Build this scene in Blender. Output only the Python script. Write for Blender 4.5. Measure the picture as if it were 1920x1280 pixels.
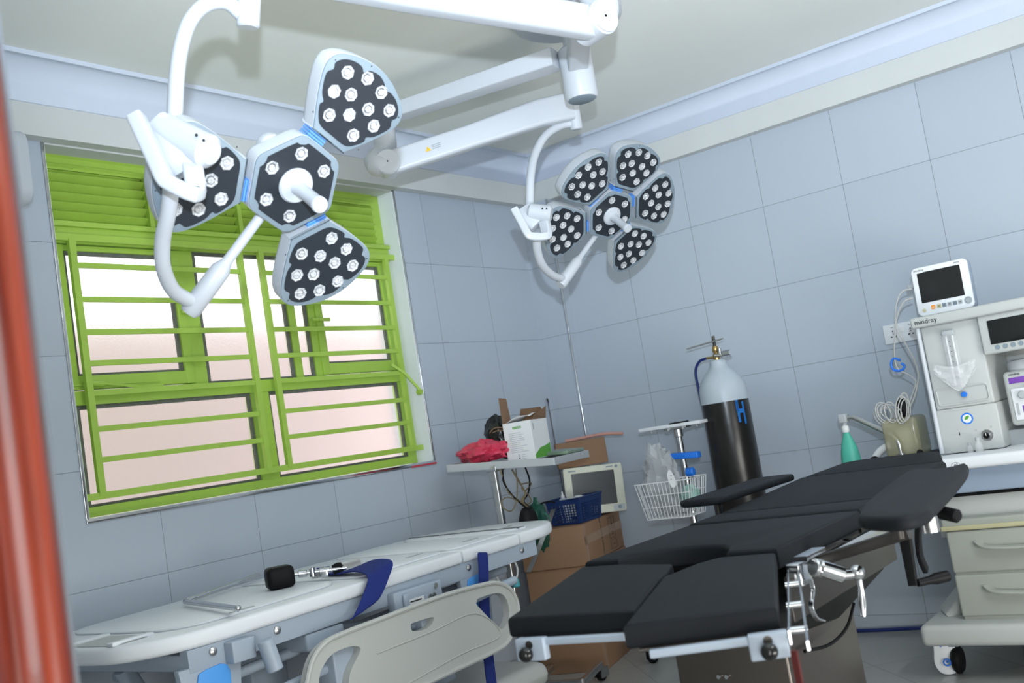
import bpy, bmesh, math, random
from mathutils import Vector, Matrix, noise
V = Vector
random.seed(4)
for o in list(bpy.data.objects): bpy.data.objects.remove(o)
SC = bpy.context.scene
COL = SC.collection
R = math.radians

# ------------------------------------------------------------------ camera, exposure, light
CR = V((0.5990, -0.7846, -0.1603)); CF = V((0.8007, 0.5917, 0.0942))
CR = (CR - CF*CR.dot(CF)).normalized(); CU = CR.cross(CF)
CP = V((-4.8689, -3.3367, 1.1318)); FPX = 1955.4752
cam = bpy.data.objects.new('camera', bpy.data.cameras.new('camera')); COL.objects.link(cam)
cam.matrix_world = Matrix.Translation(CP) @ Matrix((CR, CU, -CF)).transposed().to_4x4()
cam.data.sensor_width = 36; cam.data.lens = FPX/1920*36
cam.data.clip_start = .05
cam.data.dof.use_dof = True; cam.data.dof.focus_distance = 3.4; cam.data.dof.aperture_fstop = 5.0
SC.camera = cam
SC.view_settings.view_transform = 'Standard'; SC.view_settings.look = 'None'
SC.view_settings.gamma = 1; SC.view_settings.use_curve_mapping = False
SC.view_settings.exposure = -0.30

w = bpy.data.worlds.new('world'); SC.world = w; w.use_nodes = True
bg = w.node_tree.nodes['Background']; bg.inputs[0].default_value = (0.93, 0.96, 1.0, 1); bg.inputs[1].default_value = 3.2

def lamp(name, kind, loc, aim, power, col, **kw):
    l = bpy.data.lights.new(name, kind); l.energy = power; l.color = col
    for k, v in kw.items(): setattr(l, k, v)
    o = bpy.data.objects.new(name, l); COL.objects.link(o); o.location = loc
    o.rotation_euler = (V(aim)-V(loc)).to_track_quat('-Z', 'Y').to_euler()
    return o
FL = CP + CU*.25 + CR*.01 - CF*.05
lamp('camera_flash', 'SPOT', FL, FL+CF*3+CU*1.4+CR*.30, 680, (.74, .86, 1.0), spot_size=R(88), spot_blend=1.0, shadow_soft_size=.022)
# fluorescent ceiling battens of the room (their meshes are built further down)
lamp('ceiling_batten_light', 'AREA', (-2.6, -4.0, 2.56), (-2.6, -4.0, 0), 38, (.93, .97, 1.0), shape='RECTANGLE', size=1.2, size_y=.08)
# three added fills without a known source: one from the corridor, two aimed upwards
lamp('corridor_fill_light', 'AREA', (-6.1, -4.3, 1.45), (-2.0, -1.2, 2.1), 55, (.93, .97, 1.0), shape='RECTANGLE', size=1.3, size_y=1.5)
lamp('upward_fill_light', 'AREA', (-3.0, -4.5, .12), (-2.2, -2.2, 2.6), 105, (1.0, .99, .94), shape='RECTANGLE', size=1.6, size_y=1.2)
lamp('corridor_upward_fill', 'AREA', (-5.5, -3.9, .12), (-2.4, -1.9, 2.6), 50, (1.0, .99, .94), shape='RECTANGLE', size=1.2, size_y=1.2)

def ray(px, py): return CF + CR*((px-960)/FPX) - CU*((py-640)/FPX)
def pd(px, py, d): return CP + ray(px, py)*d
def pt(px, py, ax, v):
    d = ray(px, py); i = 'XYZ'.index(ax); return CP + d*((v-CP[i])/d[i])

# ------------------------------------------------------------------ materials
MATS = {}
def mat(name, col, rough=.5, metal=0, noise_amt=.04, noise_scale=6, bump=0, bump_scale=60, spec=.5, trans=0, ior=1.45, alpha=1, coat=0, sheen=0, emit=None, estr=0):
    m = bpy.data.materials.new(name); m.use_nodes = True; nt = m.node_tree; b = nt.nodes['Principled BSDF']
    b.inputs['Roughness'].default_value = rough; b.inputs['Metallic'].default_value = metal
    b.inputs['Specular IOR Level'].default_value = spec; b.inputs['Transmission Weight'].default_value = trans
    b.inputs['IOR'].default_value = ior; b.inputs['Alpha'].default_value = alpha; b.inputs['Coat Weight'].default_value = coat
    tc = nt.nodes.new('ShaderNodeTexCoord')
    nz = nt.nodes.new('ShaderNodeTexNoise'); nz.inputs['Scale'].default_value = noise_scale; nz.inputs['Detail'].default_value = 5
    nt.links.new(tc.outputs['Object'], nz.inputs['Vector'])
    mx = nt.nodes.new('ShaderNodeMix'); mx.data_type = 'RGBA'
    c = V(col[:3]); lo = [max(0, x*(1-noise_amt)) for x in c]; hi = [min(1, x*(1+noise_amt)) for x in c]
    mx.inputs[6].default_value = (*lo, 1); mx.inputs[7].default_value = (*hi, 1)
    nt.links.new(nz.outputs['Fac'], mx.inputs[0]); nt.links.new(mx.outputs[2], b.inputs['Base Color'])
    if bump:
        n2 = nt.nodes.new('ShaderNodeTexNoise'); n2.inputs['Scale'].default_value = bump_scale; n2.inputs['Detail'].default_value = 4
        nt.links.new(tc.outputs['Object'], n2.inputs['Vector'])
        bp = nt.nodes.new('ShaderNodeBump'); bp.inputs['Strength'].default_value = bump; bp.inputs['Distance'].default_value = .01
        nt.links.new(n2.outputs['Fac'], bp.inputs['Height']); nt.links.new(bp.outputs[0], b.inputs['Normal'])
    if emit: b.inputs['Emission Color'].default_value = (*emit, 1); b.inputs['Emission Strength'].default_value = estr
    MATS[name] = m; return m
def S(r, g, b):     # sRGB 0-255 -> linear
    return tuple((x/255/12.92 if x/255 <= .04045 else ((x/255+.055)/1.055)**2.4) for x in (r, g, b))

def tile_mat(name, col, grout, ax_u, u0, uw, z0, zh, gw=.0022, rough=.3):
    m = mat(name, col, rough, noise_amt=.05, noise_scale=1.2); nt = m.node_tree; b = nt.nodes['Principled BSDF']
    tc = nt.nodes['Texture Coordinate']; sp = nt.nodes.new('ShaderNodeSeparateXYZ')
    if name == 'floor_tile':
        vr = nt.nodes.new('ShaderNodeVectorRotate'); vr.rotation_type = 'Z_AXIS'; vr.inputs['Angle'].default_value = R(-45)
        nt.links.new(tc.outputs['Object'], vr.inputs['Vector']); nt.links.new(vr.outputs[0], sp.inputs[0])
    else: nt.links.new(tc.outputs['Object'], sp.inputs[0])
    def M(op, a, bb, clamp=False):
        n = nt.nodes.new('ShaderNodeMath'); n.operation = op
        for i, x in enumerate((a, bb)):
            if x is None: continue
            if isinstance(x, (int, float)): n.inputs[i].default_value = x
            else: nt.links.new(x, n.inputs[i])
        return n.outputs[0]
    def line(out, o, p):
        t = M('SUBTRACT', out, o-50*p); t = M('MODULO', t, p); t = M('SUBTRACT', t, p/2); t = M('ABSOLUTE', t, None)
        return M('GREATER_THAN', t, p/2-gw/2), out
    lu, _ = line(sp.outputs[ax_u], u0, uw)
    lz, _ = line(sp.outputs[2 if ax_u != 2 and name != 'floor_tile' else 1], z0, zh)
    g = M('MAXIMUM', lu, lz)
    # slight tone change from tile to tile
    cu = M('FLOOR', M('DIVIDE', M('SUBTRACT', sp.outputs[ax_u], u0-50*uw), uw), None)
    cz = M('FLOOR', M('DIVIDE', M('SUBTRACT', sp.outputs[2 if name != 'floor_tile' else 1], z0-50*zh), zh), None)
    wn = nt.nodes.new('ShaderNodeTexWhiteNoise'); cb = nt.nodes.new('ShaderNodeCombineXYZ')
    nt.links.new(cu, cb.inputs[0]); nt.links.new(cz, cb.inputs[1]); nt.links.new(cb.outputs[0], wn.inputs['Vector'])
    hv = nt.nodes.new('ShaderNodeHueSaturation')
    base = b.inputs['Base Color'].links[0].from_socket
    nt.links.new(base, hv.inputs['Color']); nt.links.new(M('ADD', M('MULTIPLY', wn.outputs['Value'], .05), .975), hv.inputs['Value'])
    mx = nt.nodes.new('ShaderNodeMix'); mx.data_type = 'RGBA'; nt.links.new(g, mx.inputs[0]); nt.links.new(hv.outputs[0], mx.inputs[6])
    mx.inputs[7].default_value = (*grout, 1); nt.links.new(mx.outputs[2], b.inputs['Base Color'])
    rm = nt.nodes.new('ShaderNodeMix'); nt.links.new(g, rm.inputs[0]); rm.inputs[2].default_value = rough; rm.inputs[3].default_value = .9
    nt.links.new(rm.outputs[0], b.inputs['Roughness'])
    bp = nt.nodes.new('ShaderNodeBump'); bp.inputs['Strength'].default_value = .3; bp.inputs['Distance'].default_value = .002; bp.invert = True
    nt.links.new(g, bp.inputs['Height']); nt.links.new(bp.outputs[0], b.inputs['Normal'])
    return m
TILE = (.46, .515, .59); GR = (.20, .22, .25)
m_tileR = tile_mat('tile_right', TILE, GR, 1, -.5858, .4023, .868, .4)
m_tileB = tile_mat('tile_back', TILE, GR, 0, -.9256, .4256, .868, .4)
m_floor = tile_mat('floor_tile', (.36, .36, .35), (.16, .16, .16), 0, -1.67, .4, -.79, .4, gw=.003, rough=.22)
m_plaster = mat('plaster', (.62, .64, .63), .75, bump=.15, bump_scale=30)
m_ceil = mat('ceiling_paint', (.84, .86, .82), .8, noise_amt=.05, noise_scale=2, bump=.08, bump_scale=20)
m_cove = mat('cove_plaster', (.68, .74, .86), .6)
m_chrome = mat('chrome', (.58, .59, .61), .14, 1)
m_steel = mat('brushed_steel', (.55, .55, .55), .3, 1, noise_amt=.15, noise_scale=20)
m_dsteel = mat('dark_steel', (.055, .050, .047), .35, .6)
m_green = mat('green_paint', S(166, 200, 82), .4, noise_amt=.12, noise_scale=9, bump=.1, bump_scale=40)
m_brown = mat('rust', S(90, 60, 30), .8)
m_putty = mat('glazing_putty', (.14, .15, .13), .8, noise_amt=.5, noise_scale=30)
m_wood = mat('red_varnish', (.30, .035, .014), .3, coat=.3)
def grain(m, a, b_, sc):
    nt = m.node_tree; bs = nt.nodes['Principled BSDF']; tc = nt.nodes['Texture Coordinate']
    mp = nt.nodes.new('ShaderNodeMapping'); mp.inputs['Scale'].default_value = sc; nt.links.new(tc.outputs['Object'], mp.inputs[0])
    nz = nt.nodes.new('ShaderNodeTexNoise'); nz.inputs['Scale'].default_value = 1; nz.inputs['Detail'].default_value = 6; nz.inputs['Roughness'].default_value = .65
    nt.links.new(mp.outputs[0], nz.inputs['Vector']); cr = nt.nodes.new('ShaderNodeValToRGB')
    cr.color_ramp.elements[0].position = .35; cr.color_ramp.elements[1].position = .68
    cr.color_ramp.elements[0].color = (*a, 1); cr.color_ramp.elements[1].color = (*b_, 1)
    nt.links.new(nz.outputs['Fac'], cr.inputs[0]); nt.links.new(cr.outputs[0], bs.inputs['Base Color'])
grain(m_wood, (.075, .006, .004), (.27, .036, .012), (45, 45, 2.2))
m_white = mat('lamp_white', (.55, .58, .625), .32, noise_amt=.01)
m_cream = mat('cream_plastic', (.47, .48, .46), .4, noise_amt=.02)
m_bedwhite = mat('bed_white', (.78, .81, .85), .42, noise_amt=.03)
m_bedframe = mat('bed_frame_blue_grey', (.36, .42, .50), .4)
m_bezel = mat('bezel_grey', (.21, .265, .31), .45)
m_black = mat('face_black', (.024, .029, .037), .3)
m_pad = mat('pad_black', (.012, .0135, .0165), .6, spec=.15, bump=.05, bump_scale=300, noise_amt=.15, noise_scale=4)
m_rubber = mat('rubber_black', (.008, .008, .009), .5, spec=.15)
m_ball = mat('knob_black', (.008, .008, .008), .12)
m_bluep = mat('blue_plastic', S(40, 120, 225), .4)
m_padblue = mat('pad_light_blue', S(85, 160, 235), .45)
m_blue2 = mat('gasket_blue', S(92, 150, 225), .5)
m_strap = mat('navy_webbing', S(26, 44, 118), .85, bump=.3, bump_scale=400, noise_amt=.1)
m_hose = mat('navy_hose', S(18, 35, 100), .3)
m_lens = mat('lens_white', (.80, .83, .90), .12, .35, noise_amt=.25, noise_scale=260, bump=.9, bump_scale=220, spec=.9)
m_lens2 = mat('lens_core', (.90, .93, 1.0), .05, .9, noise_amt=.2, noise_scale=200)
m_card = mat('cardboard', S(136, 106, 82), .8, noise_amt=.08, noise_scale=5)
m_tape = mat('packing_tape', S(150, 122, 98), .25)
m_navy = mat('basket_blue', S(20, 46, 96), .45)
m_beige = mat('monitor_beige', S(205, 206, 190), .5)
m_screen = mat('screen_dark', (.015, .016, .016), .08)
m_glass = mat('frosted_glass', (.93, .90, .90), .38, trans=1, ior=1.2, noise_amt=.05, noise_scale=3, bump=.2, bump_scale=120)
m_clear = mat('clear_plastic', (.9, .92, .94), .12, trans=.0, alpha=.28, bump=.5, bump_scale=30)
m_amber = mat('amber_plastic', (.45, .42, .25), .15, alpha=.5)
m_wbag = mat('cloudy_plastic', (.62, .64, .65), .22, alpha=.36, bump=.8, bump_scale=18)
m_redbag = mat('red_bag', S(215, 62, 92), .3, bump=1.0, bump_scale=16)
m_blkbag = mat('black_bag', (.012, .012, .013), .22, bump=1.2, bump_scale=18)
m_paper = mat('white_paper', (.78, .79, .80), .7)
m_teal = mat('teal_rubber', S(80, 180, 160), .4, noise_amt=.08)
m_tealc = mat('teal_clear', S(70, 170, 180), .2)
m_olive = mat('tube_olive', S(120, 110, 85), .5)
m_grey = mat('grey_plastic', (.42, .45, .47), .45)
m_greyc = mat('grey_cable', (.50, .50, .48), .5)
m_mach = mat('machine_cream', (.50, .52, .51), .42, noise_amt=.02)
m_draw = mat('drawer_greygreen', (.38, .40, .365), .45, noise_amt=.03)
m_ledge = mat('ledge_beige', S(190, 186, 150), .5)
m_purple = mat('purple_label', S(120, 70, 170), .5)
m_orange = mat('orange_key', S(240, 150, 50), .5)
m_ink = mat('ink_black', (.02, .02, .02), .7)
m_greenink = mat('green_print', S(90, 160, 60), .6)
m_brass = mat('brass', (.45, .31, .12), .3, 1)
m_cylblk = mat('cylinder_black', (.014, .013, .012), .28, noise_amt=.4, noise_scale=8, bump=.12, bump_scale=14)
m_cylwht = mat('cylinder_white', (.48, .54, .60), .4, noise_amt=.12, noise_scale=9, bump=.1, bump_scale=20)
m_cylblue = mat('cylinder_mark_blue', S(25, 110, 190), .5)
m_pink = mat('pink_tube', S(200, 150, 140), .5)
m_outer = mat('outside_render', (.62, .50, .46), .9)
m_wirew = mat('wire_white', (.75, .77, .78), .4)
m_socket = mat('socket_white', (.78, .80, .83), .35)
m_lit = mat('tube_lit', (1, 1, 1), .5, emit=(.85, .93, 1), estr=6)
m_yellow = mat('warning_yellow', S(230, 190, 40), .6)
m_column = mat('column_steel', (.11, .095, .085), .32, .7, noise_amt=.1)
m_shroud = mat('shroud_black', (.006, .006, .0065), .45, spec=.2)

# ------------------------------------------------------------------ mesh building
class G:
    def __init__(s): s.v = []; s.f = []
    def add(s, vs, fs):
        n = len(s.v); s.v += [V(x) for x in vs]; s.f += [tuple(i+n for i in f) for f in fs]; return s
    def xf(s, M):
        s.v = [M @ x for x in s.v]; return s
    def join(s, g): return s.add(g.v, g.f)
    def box(s, x0, x1, y0, y1, z0, z1, b=0):
        if b <= 0:
            return s.add([(x, y, z) for x in (x0, x1) for y in (y0, y1) for z in (z0, z1)],
                         [(0, 1, 3, 2), (4, 6, 7, 5), (0, 4, 5, 1), (2, 3, 7, 6), (0, 2, 6, 4), (1, 5, 7, 3)])
        b = min(b, abs(x1-x0)*.49, abs(y1-y0)*.49, abs(z1-z0)*.49)
        bm = bmesh.new(); bmesh.ops.create_cube(bm, size=1)
        for v in bm.verts: v.co = V(((x0+x1)/2+v.co.x*(x1-x0), (y0+y1)/2+v.co.y*(y1-y0), (z0+z1)/2+v.co.z*(z1-z0)))
        bmesh.ops.bevel(bm, geom=bm.edges[:], offset=b, segments=3, profile=.5, affect='EDGES')
        bm.verts.ensure_lookup_table(); s.add([v.co.copy() for v in bm.verts], [[v.index for v in f.verts] for f in bm.faces]); bm.free(); return s
    def obox(s, c, ax, ay, az, b=0):      # oriented box: centre and three half-extent vectors
        g = G().box(-1, 1, -1, 1, -1, 1) if b <= 0 else G().box(-ax.length, ax.length, -ay.length, ay.length, -az.length, az.length, b)
        k = 1 if b <= 0 else 0
        A = [a if k else a.normalized() for a in (ax, ay, az)]
        g.v = [c + A[0]*v.x + A[1]*v.y + A[2]*v.z for v in g.v]; return s.join(g)
    def prism(s, poly, z0, z1, O=None, c=None, b=0, seg=2, top=1.0):   # polygon in local xy, extruded along local z, rounded rim of size b
        n = len(poly); cx = sum(p[0] for p in poly)/n; cy = sum(p[1] for p in poly)/n
        area = sum(poly[i][0]*poly[(i+1) % n][1]-poly[(i+1) % n][0]*poly[i][1] for i in range(n))
        if area < 0: poly = poly[::-1]
        def inset(d):
            out = []
            for i in range(n):
                a, q, c2 = V(poly[i-1]), V(poly[i]), V(poly[(i+1) % n])
                e1 = (q-a).normalized(); e2 = (c2-q).normalized()
                n1 = V((-e1.y, e1.x)); n2 = V((-e2.y, e2.x)); m = (n1+n2)
                m = m/max(.3, (m.length**2)/2) if m.length > 1e-6 else n1
                out.append((q.x+m.x*d, q.y+m.y*d))
            return out
        rings = []
        if b:
            for k in range(seg+1):
                a = math.pi/2*k/seg; rings.append((b*(1-math.sin(a)), z0+b*(1-math.cos(a))))
            for k in range(seg, -1, -1):
                a = math.pi/2*k/seg; rings.append((b*(1-math.sin(a)), z1-b*(1-math.cos(a))))
        else: rings = [(0, z0), (0, z1)]
        vs = []; fs = []
        for d, z in rings:
            p2 = inset(d) if d > 1e-7 else poly
            vs += [(p[0], p[1], z) for p in p2]
        m = len(rings)
        for j in range(m-1):
            for i in range(n):
                k = (i+1) % n; fs.append((j*n+i, j*n+k, (j+1)*n+k, (j+1)*n+i))
        fs.append(tuple(range(n-1, -1, -1))); fs.append(tuple((m-1)*n+i for i in range(n)))
        vs = [V(x) for x in vs]
        if O is not None: vs = [c + O @ x for x in vs]
        return s.add(vs, fs)
    def sweep(s, pts, prof, up=V((0, 0, 1)), sc=None, closed=False, cap=True):
        pts = [V(p) for p in pts]; n = len(pts); k = len(prof); rings = []; X = None
        for i, p in enumerate(pts):
            a = pts[i-1] if (i > 0 or closed) else p; b = pts[(i+1) % n] if (i < n-1 or closed) else p
            t = (b-a).normalized()
            if X is None:
                X = t.cross(up)
                if X.length < .05: X = t.cross(V((1, 0.3, 0)))
            X = (X - t*X.dot(t)).normalized(); Y = X.cross(t)
            q = sc[i] if sc else 1
            if not isinstance(q, (tuple, list)): q = (q, q)
            rings.append([p + X*u*q[0] + Y*v*q[1] for u, v in prof])
        vs = [v for r_ in rings for v in r_]; fs = []
        for j in range(n if closed else n-1):
            j2 = (j+1) % n
            for i in range(k):
                i2 = (i+1) % k; fs.append((j*k+i, j2*k+i, j2*k+i2, j*k+i2))
        if cap and not closed: fs += [tuple(range(k)), tuple((n-1)*k+i for i in range(k-1, -1, -1))]
        return s.add(vs, fs)
    def tube(s, pts, r=.01, n=12, sc=None, closed=False):
        return s.sweep(pts, [(r*math.cos(2*math.pi*i/n), r*math.sin(2*math.pi*i/n)) for i in range(n)], sc=sc, closed=closed)
    def lathe(s, prof, c=V((0, 0, 0)), ax=V((0, 0, 1)), n=32, sx=1, sy=1):    # profile (radius, height)
        ax = V(ax).normalized(); X = ax.orthogonal().normalized() if abs(ax.z) < .99 else V((1, 0, 0)); Y = ax.cross(X)
        vs = []; fs = []; m = len(prof)
        for r_, h in prof:
            for i in range(n):
                a = 2*math.pi*i/n; vs.append(V(c)+ax*h+X*(r_*math.cos(a)*sx)+Y*(r_*math.sin(a)*sy))
        for j in range(m-1):
            for i in range(n):
                k = (i+1) % n; fs.append((j*n+i, j*n+k, (j+1)*n+k, (j+1)*n+i))
        fs.append(tuple(range(n-1, -1, -1))); fs.append(tuple((m-1)*n+i for i in range(n)))
        return s.add(vs, fs)
    def cyl(s, a, b, r, n=20, bev=0, r2=None):
        a = V(a); b = V(b); L = (b-a).length; r2 = r if r2 is None else r2
        prof = [(r, 0), (r2, L)] if not bev else [(r-bev, 0), (r, bev), (r2, L-bev), (r2-bev, L)]
        return s.lathe(prof, a, b-a, n)
    def ball(s, c, r, sx=1, sy=1, sz=1, n=16, ns=0, nf=8, seed=0):
        bm = bmesh.new(); bmesh.ops.create_uvsphere(bm, u_segments=n*2, v_segments=n, radius=1)
        for v in bm.verts:
            d = v.co.copy(); k = 1+ns*(noise.noise(d*nf*.3+V((seed, 0, 0)))*1.0+.5*noise.noise(d*nf*.8+V((0, seed, 0)))) if ns else 1
            v.co = V(c)+V((d.x*sx*r, d.y*sy*r, d.z*sz*r))*k
        s.add([v.co.copy() for v in bm.verts], [[v.index for v in f.verts] for f in bm.faces]); bm.free(); return s

def spl(pts, n=8, closed=False):       # Catmull-Rom through points
    P = [V(p) for p in pts]; m = len(P); out = []
    for i in range(m if closed else m-1):
        p0 = P[i-1] if (i or closed) else P[0]*2-P[1]; p1 = P[i]; p2 = P[(i+1) % m]
        p3 = P[(i+2) % m] if (closed or i+2 < m) else p2*2-p1
        for k in range(n):
            t = k/n; out.append(.5*((2*p1)+(p2-p0)*t+(2*p0-5*p1+4*p2-p3)*t*t+(3*p1-p0-3*p2+p3)*t**3))
    if not closed: out.append(P[-1])
    return out
def rrect(x0, x1, y0, y1, r, n=5):
    out = []
    for cx, cy, a0 in ((x1-r, y1-r, 0), (x0+r, y1-r, 90), (x0+r, y0+r, 180), (x1-r, y0+r, 270)):
        for k in range(n+1):
            a = R(a0+90*k/n); out.append((cx+r*math.cos(a), cy+r*math.sin(a)))
    return out

def obj(name, g, m, parent=None, smooth=35, ms=None):
    me = bpy.data.meshes.new(name); org = V(parent['org']) if parent is not None else V((0, 0, 0))
    me.from_pydata([tuple(v-org) for v in g.v], [], g.f); me.update()
    bm = bmesh.new(); bm.from_mesh(me); bmesh.ops.recalc_face_normals(bm, faces=bm.faces); bm.to_mesh(me); bm.free()
    me.materials.append(m)
    if smooth:
        me.shade_smooth(); me.set_sharp_from_angle(angle=R(smooth))
    o = bpy.data.objects.new(name, me); COL.objects.link(o)
    o['org'] = tuple(org)
    if parent is not None: o.parent = parent
    return o
ORG = []
def thing(name, label, cat, loc, group=None):
    o = bpy.data.objects.new(name, None); COL.objects.link(o); o.location = loc; o['org'] = tuple(loc); o.empty_display_size = .1
    o['label'] = label; o['category'] = cat
    if group: o['group'] = group
    return o
def tag(o, label, cat, group=None):
    o['label'] = label; o['category'] = cat
    if group: o['group'] = group
    # move the origin of a single-mesh thing to its base
    vs = [v.co for v in o.data.vertices]; c = sum(vs, V((0, 0, 0)))/len(vs); c.z = min(v.z for v in vs)
    o.data.transform(Matrix.Translation(-c)); o.location = c
    return o
def struct(name, g, m, smooth=35, parent=None):
    o = obj(name, g, m, parent, smooth)
    if parent is None: o['kind'] = 'structure'
    return o
def text(name, s, size, m, O, c, parent=None, thick=.0006, align='CENTER'):   # built-in font turned into a mesh, local xy of O = reading plane
    cu = bpy.data.curves.new('lettering', 'FONT'); cu.body = s; cu.size = size; cu.align_x = align; cu.align_y = 'CENTER'; cu.extrude = thick
    to = bpy.data.objects.new('lettering', cu); COL.objects.link(to)
    me = bpy.data.meshes.new_from_object(to.evaluated_get(bpy.context.evaluated_depsgraph_get()))
    bpy.data.objects.remove(to); bpy.data.curves.remove(cu)
    g = G(); g.add([c + O @ v.co for v in me.vertices], [tuple(p.vertices) for p in me.polygons]); bpy.data.meshes.remove(me)
    return obj(name, g, m, parent, 0)
def basis(x, y): x = V(x).normalized(); y = (V(y)-x*V(y).dot(x)).normalized(); return Matrix((x, y, x.cross(y))).transposed()
OR_ = basis((0, -1, 0), (0, 0, 1))      # reading plane facing -X (right-wall side objects)
OB_ = basis((1, 0, 0), (0, 0, 1))       # reading plane facing -Y

# ------------------------------------------------------------------ room
WX0, WX1, WZ0, WZ1 = -2.905, -1.13, 1.10, 2.43
CZ = 2.68; XL = -4.39; YF = -5.2
struct('floor', G().box(-6.3, .1, -5.3, .35, -.06, 0), m_floor)
struct('ceiling', G().box(-6.3, .1, -5.3, .25, CZ, CZ+.06), m_ceil)
struct('wall_right', G().box(0, .14, YF-.1, .25, -.02, CZ+.02), m_tileR)
g = G().box(XL, WX0, 0, .22, -.02, CZ).box(WX1, 0.0, 0, .22, -.02, CZ).box(WX0, WX1, 0, .22, -.02, WZ0).box(WX0, WX1, 0, .22, WZ1, CZ)
struct('wall_back', g, m_tileB)
struct('wall_pillar', G().box(-.078, 0, -.19, 0, 0, 2.43), m_tileR)
struct('wall_left', G().box(-4.70, XL-.015, -2.43, 0, 0, CZ).box(-4.70, XL-.015, -4.4, -2.43, 2.2, CZ).box(-4.70, XL-.015, YF, -4.4, 0, CZ), m_plaster)
struct('wall_front', G().box(-6.3, 0, YF-.1, YF, 0, CZ), m_plaster)
struct('wall_corridor', G().box(-6.3, -6.2, YF, -.9, 0, CZ).box(-6.2, XL, -1.0, -.9, 0, CZ), m_plaster)
# plaster beam under the ceiling, cornice and ledge
BD = .055
struct('trim_1', G().box(-BD, 0, YF, -BD, 2.43, 2.545), m_plaster)
struct('trim_2', G().box(XL+.1, 0, -BD, 0, 2.43, 2.545), m_plaster)
def cove(right):
    prof = [(0.0, 2.545), (BD+.008, 2.545), (BD+.008, 2.551)]
    for k in range(9):
        a = R(90*k/8); prof.append((BD+.008+.10*(1-math.cos(a))*1.0, 2.551+.115*math.sin(a)))
    prof += [(.166, 2.664), (.178, 2.664), (.178, CZ), (0, CZ)]
    g = G(); n = len(prof)
    if right: vs = [(-d, (-d if j == 0 else YF), z) for j in (0, 1) for d, z in prof]
    else: vs = [((-d if j == 0 else XL+.1), -d, z) for j in (0, 1) for d, z in prof]
    fs = [(i, (i+1) % n, n+(i+1) % n, n+i) for i in range(n)] + [tuple(range(n)), tuple(range(2*n-1, n-1, -1))]
    return g.add(vs, fs)
struct('trim_3', cove(True), m_cove, 50)
struct('trim_4', cove(False), m_cove, 50)
# outside: neighbouring wall facing the window
struct('wall_outside', G().box(-5.5, 2.5, 1.5, 1.6, -.1, 2.12), m_outer)
# plaster reveal of the window (jambs, soffit) and tiled lower edge
t_ = .004
struct('trim_5', G().box(WX0, WX1, .0, .2, WZ1-.006, WZ1), m_plaster)
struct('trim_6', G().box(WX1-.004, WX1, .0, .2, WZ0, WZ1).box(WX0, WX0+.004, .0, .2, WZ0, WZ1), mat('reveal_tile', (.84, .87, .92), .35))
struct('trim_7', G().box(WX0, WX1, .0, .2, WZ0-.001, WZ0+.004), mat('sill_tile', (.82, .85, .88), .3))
# chrome edge strips
struct('trim_8', G().box(WX0-.012, WX1+.012, -.006, .008, WZ0-.012, WZ0+.004, .002).box(WX1, WX1+.012, -.006, .008, WZ0, WZ1, .002).box(WX0-.012, WX0, -.006, .008, WZ0, WZ1, .002), m_chrome)
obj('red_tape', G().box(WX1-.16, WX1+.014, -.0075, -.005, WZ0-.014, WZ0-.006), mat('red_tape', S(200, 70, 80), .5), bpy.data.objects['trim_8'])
struct('trim_9', G().box(-.084, -.073, -.196, -.184, 0, 2.43, .003), m_chrome)
struct('baseboard_right', G().box(-.008, 0, YF, -.19, 0, .066), m_tileR)

# window
win = thing('window_1', 'lime green steel window', 'window', (WX0+.88, .1, WZ0)); win['kind'] = 'structure'
del win['label']; del win['category']
FY0, FY1 = .095, .135
x0, x1, z0, z1 = WX0+.006, WX1-.006, WZ0+.006, WZ1-.008
zt0, zt1 = 1.502, 1.552      # transom
zh0, zh1 = 2.09, 2.17        # head bar under louvres
xm0, xm1 = -2.075, -1.985     # centre mullion below
g = G()
g.box(x0, x0+.055, FY0, FY1, z0, z1).box(x1-.055, x1, FY0, FY1, z0, z1).box(x0+.055, x1-.055, FY0, FY1, z0, z0+.035).box(x0+.055, x1-.055, FY0, FY1, z1-.05, z1)
g.box(x0+.001, x1-.001, FY0-.01, FY1-.001, zt0, zt1).box(x0+.001, x1-.001, FY0-.02, FY1-.001, zh0, zh1-.02).box(x0+.001, x1-.001, FY0-.035, FY1-.002, zh1-.02, zh1, .002)
g.box(xm0, xm1, FY0-.005, FY1-.002, z0+.035, zt0)
for xa, q in ((-2.33, 0), (-2.29, .002), (-1.79, 0), (-1.675, 0)): g.box(xa-.022, xa+.018, FY0+q, FY1-.003-q, zt1, zh0)
obj('window_frame', g, m_green, win)
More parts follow.
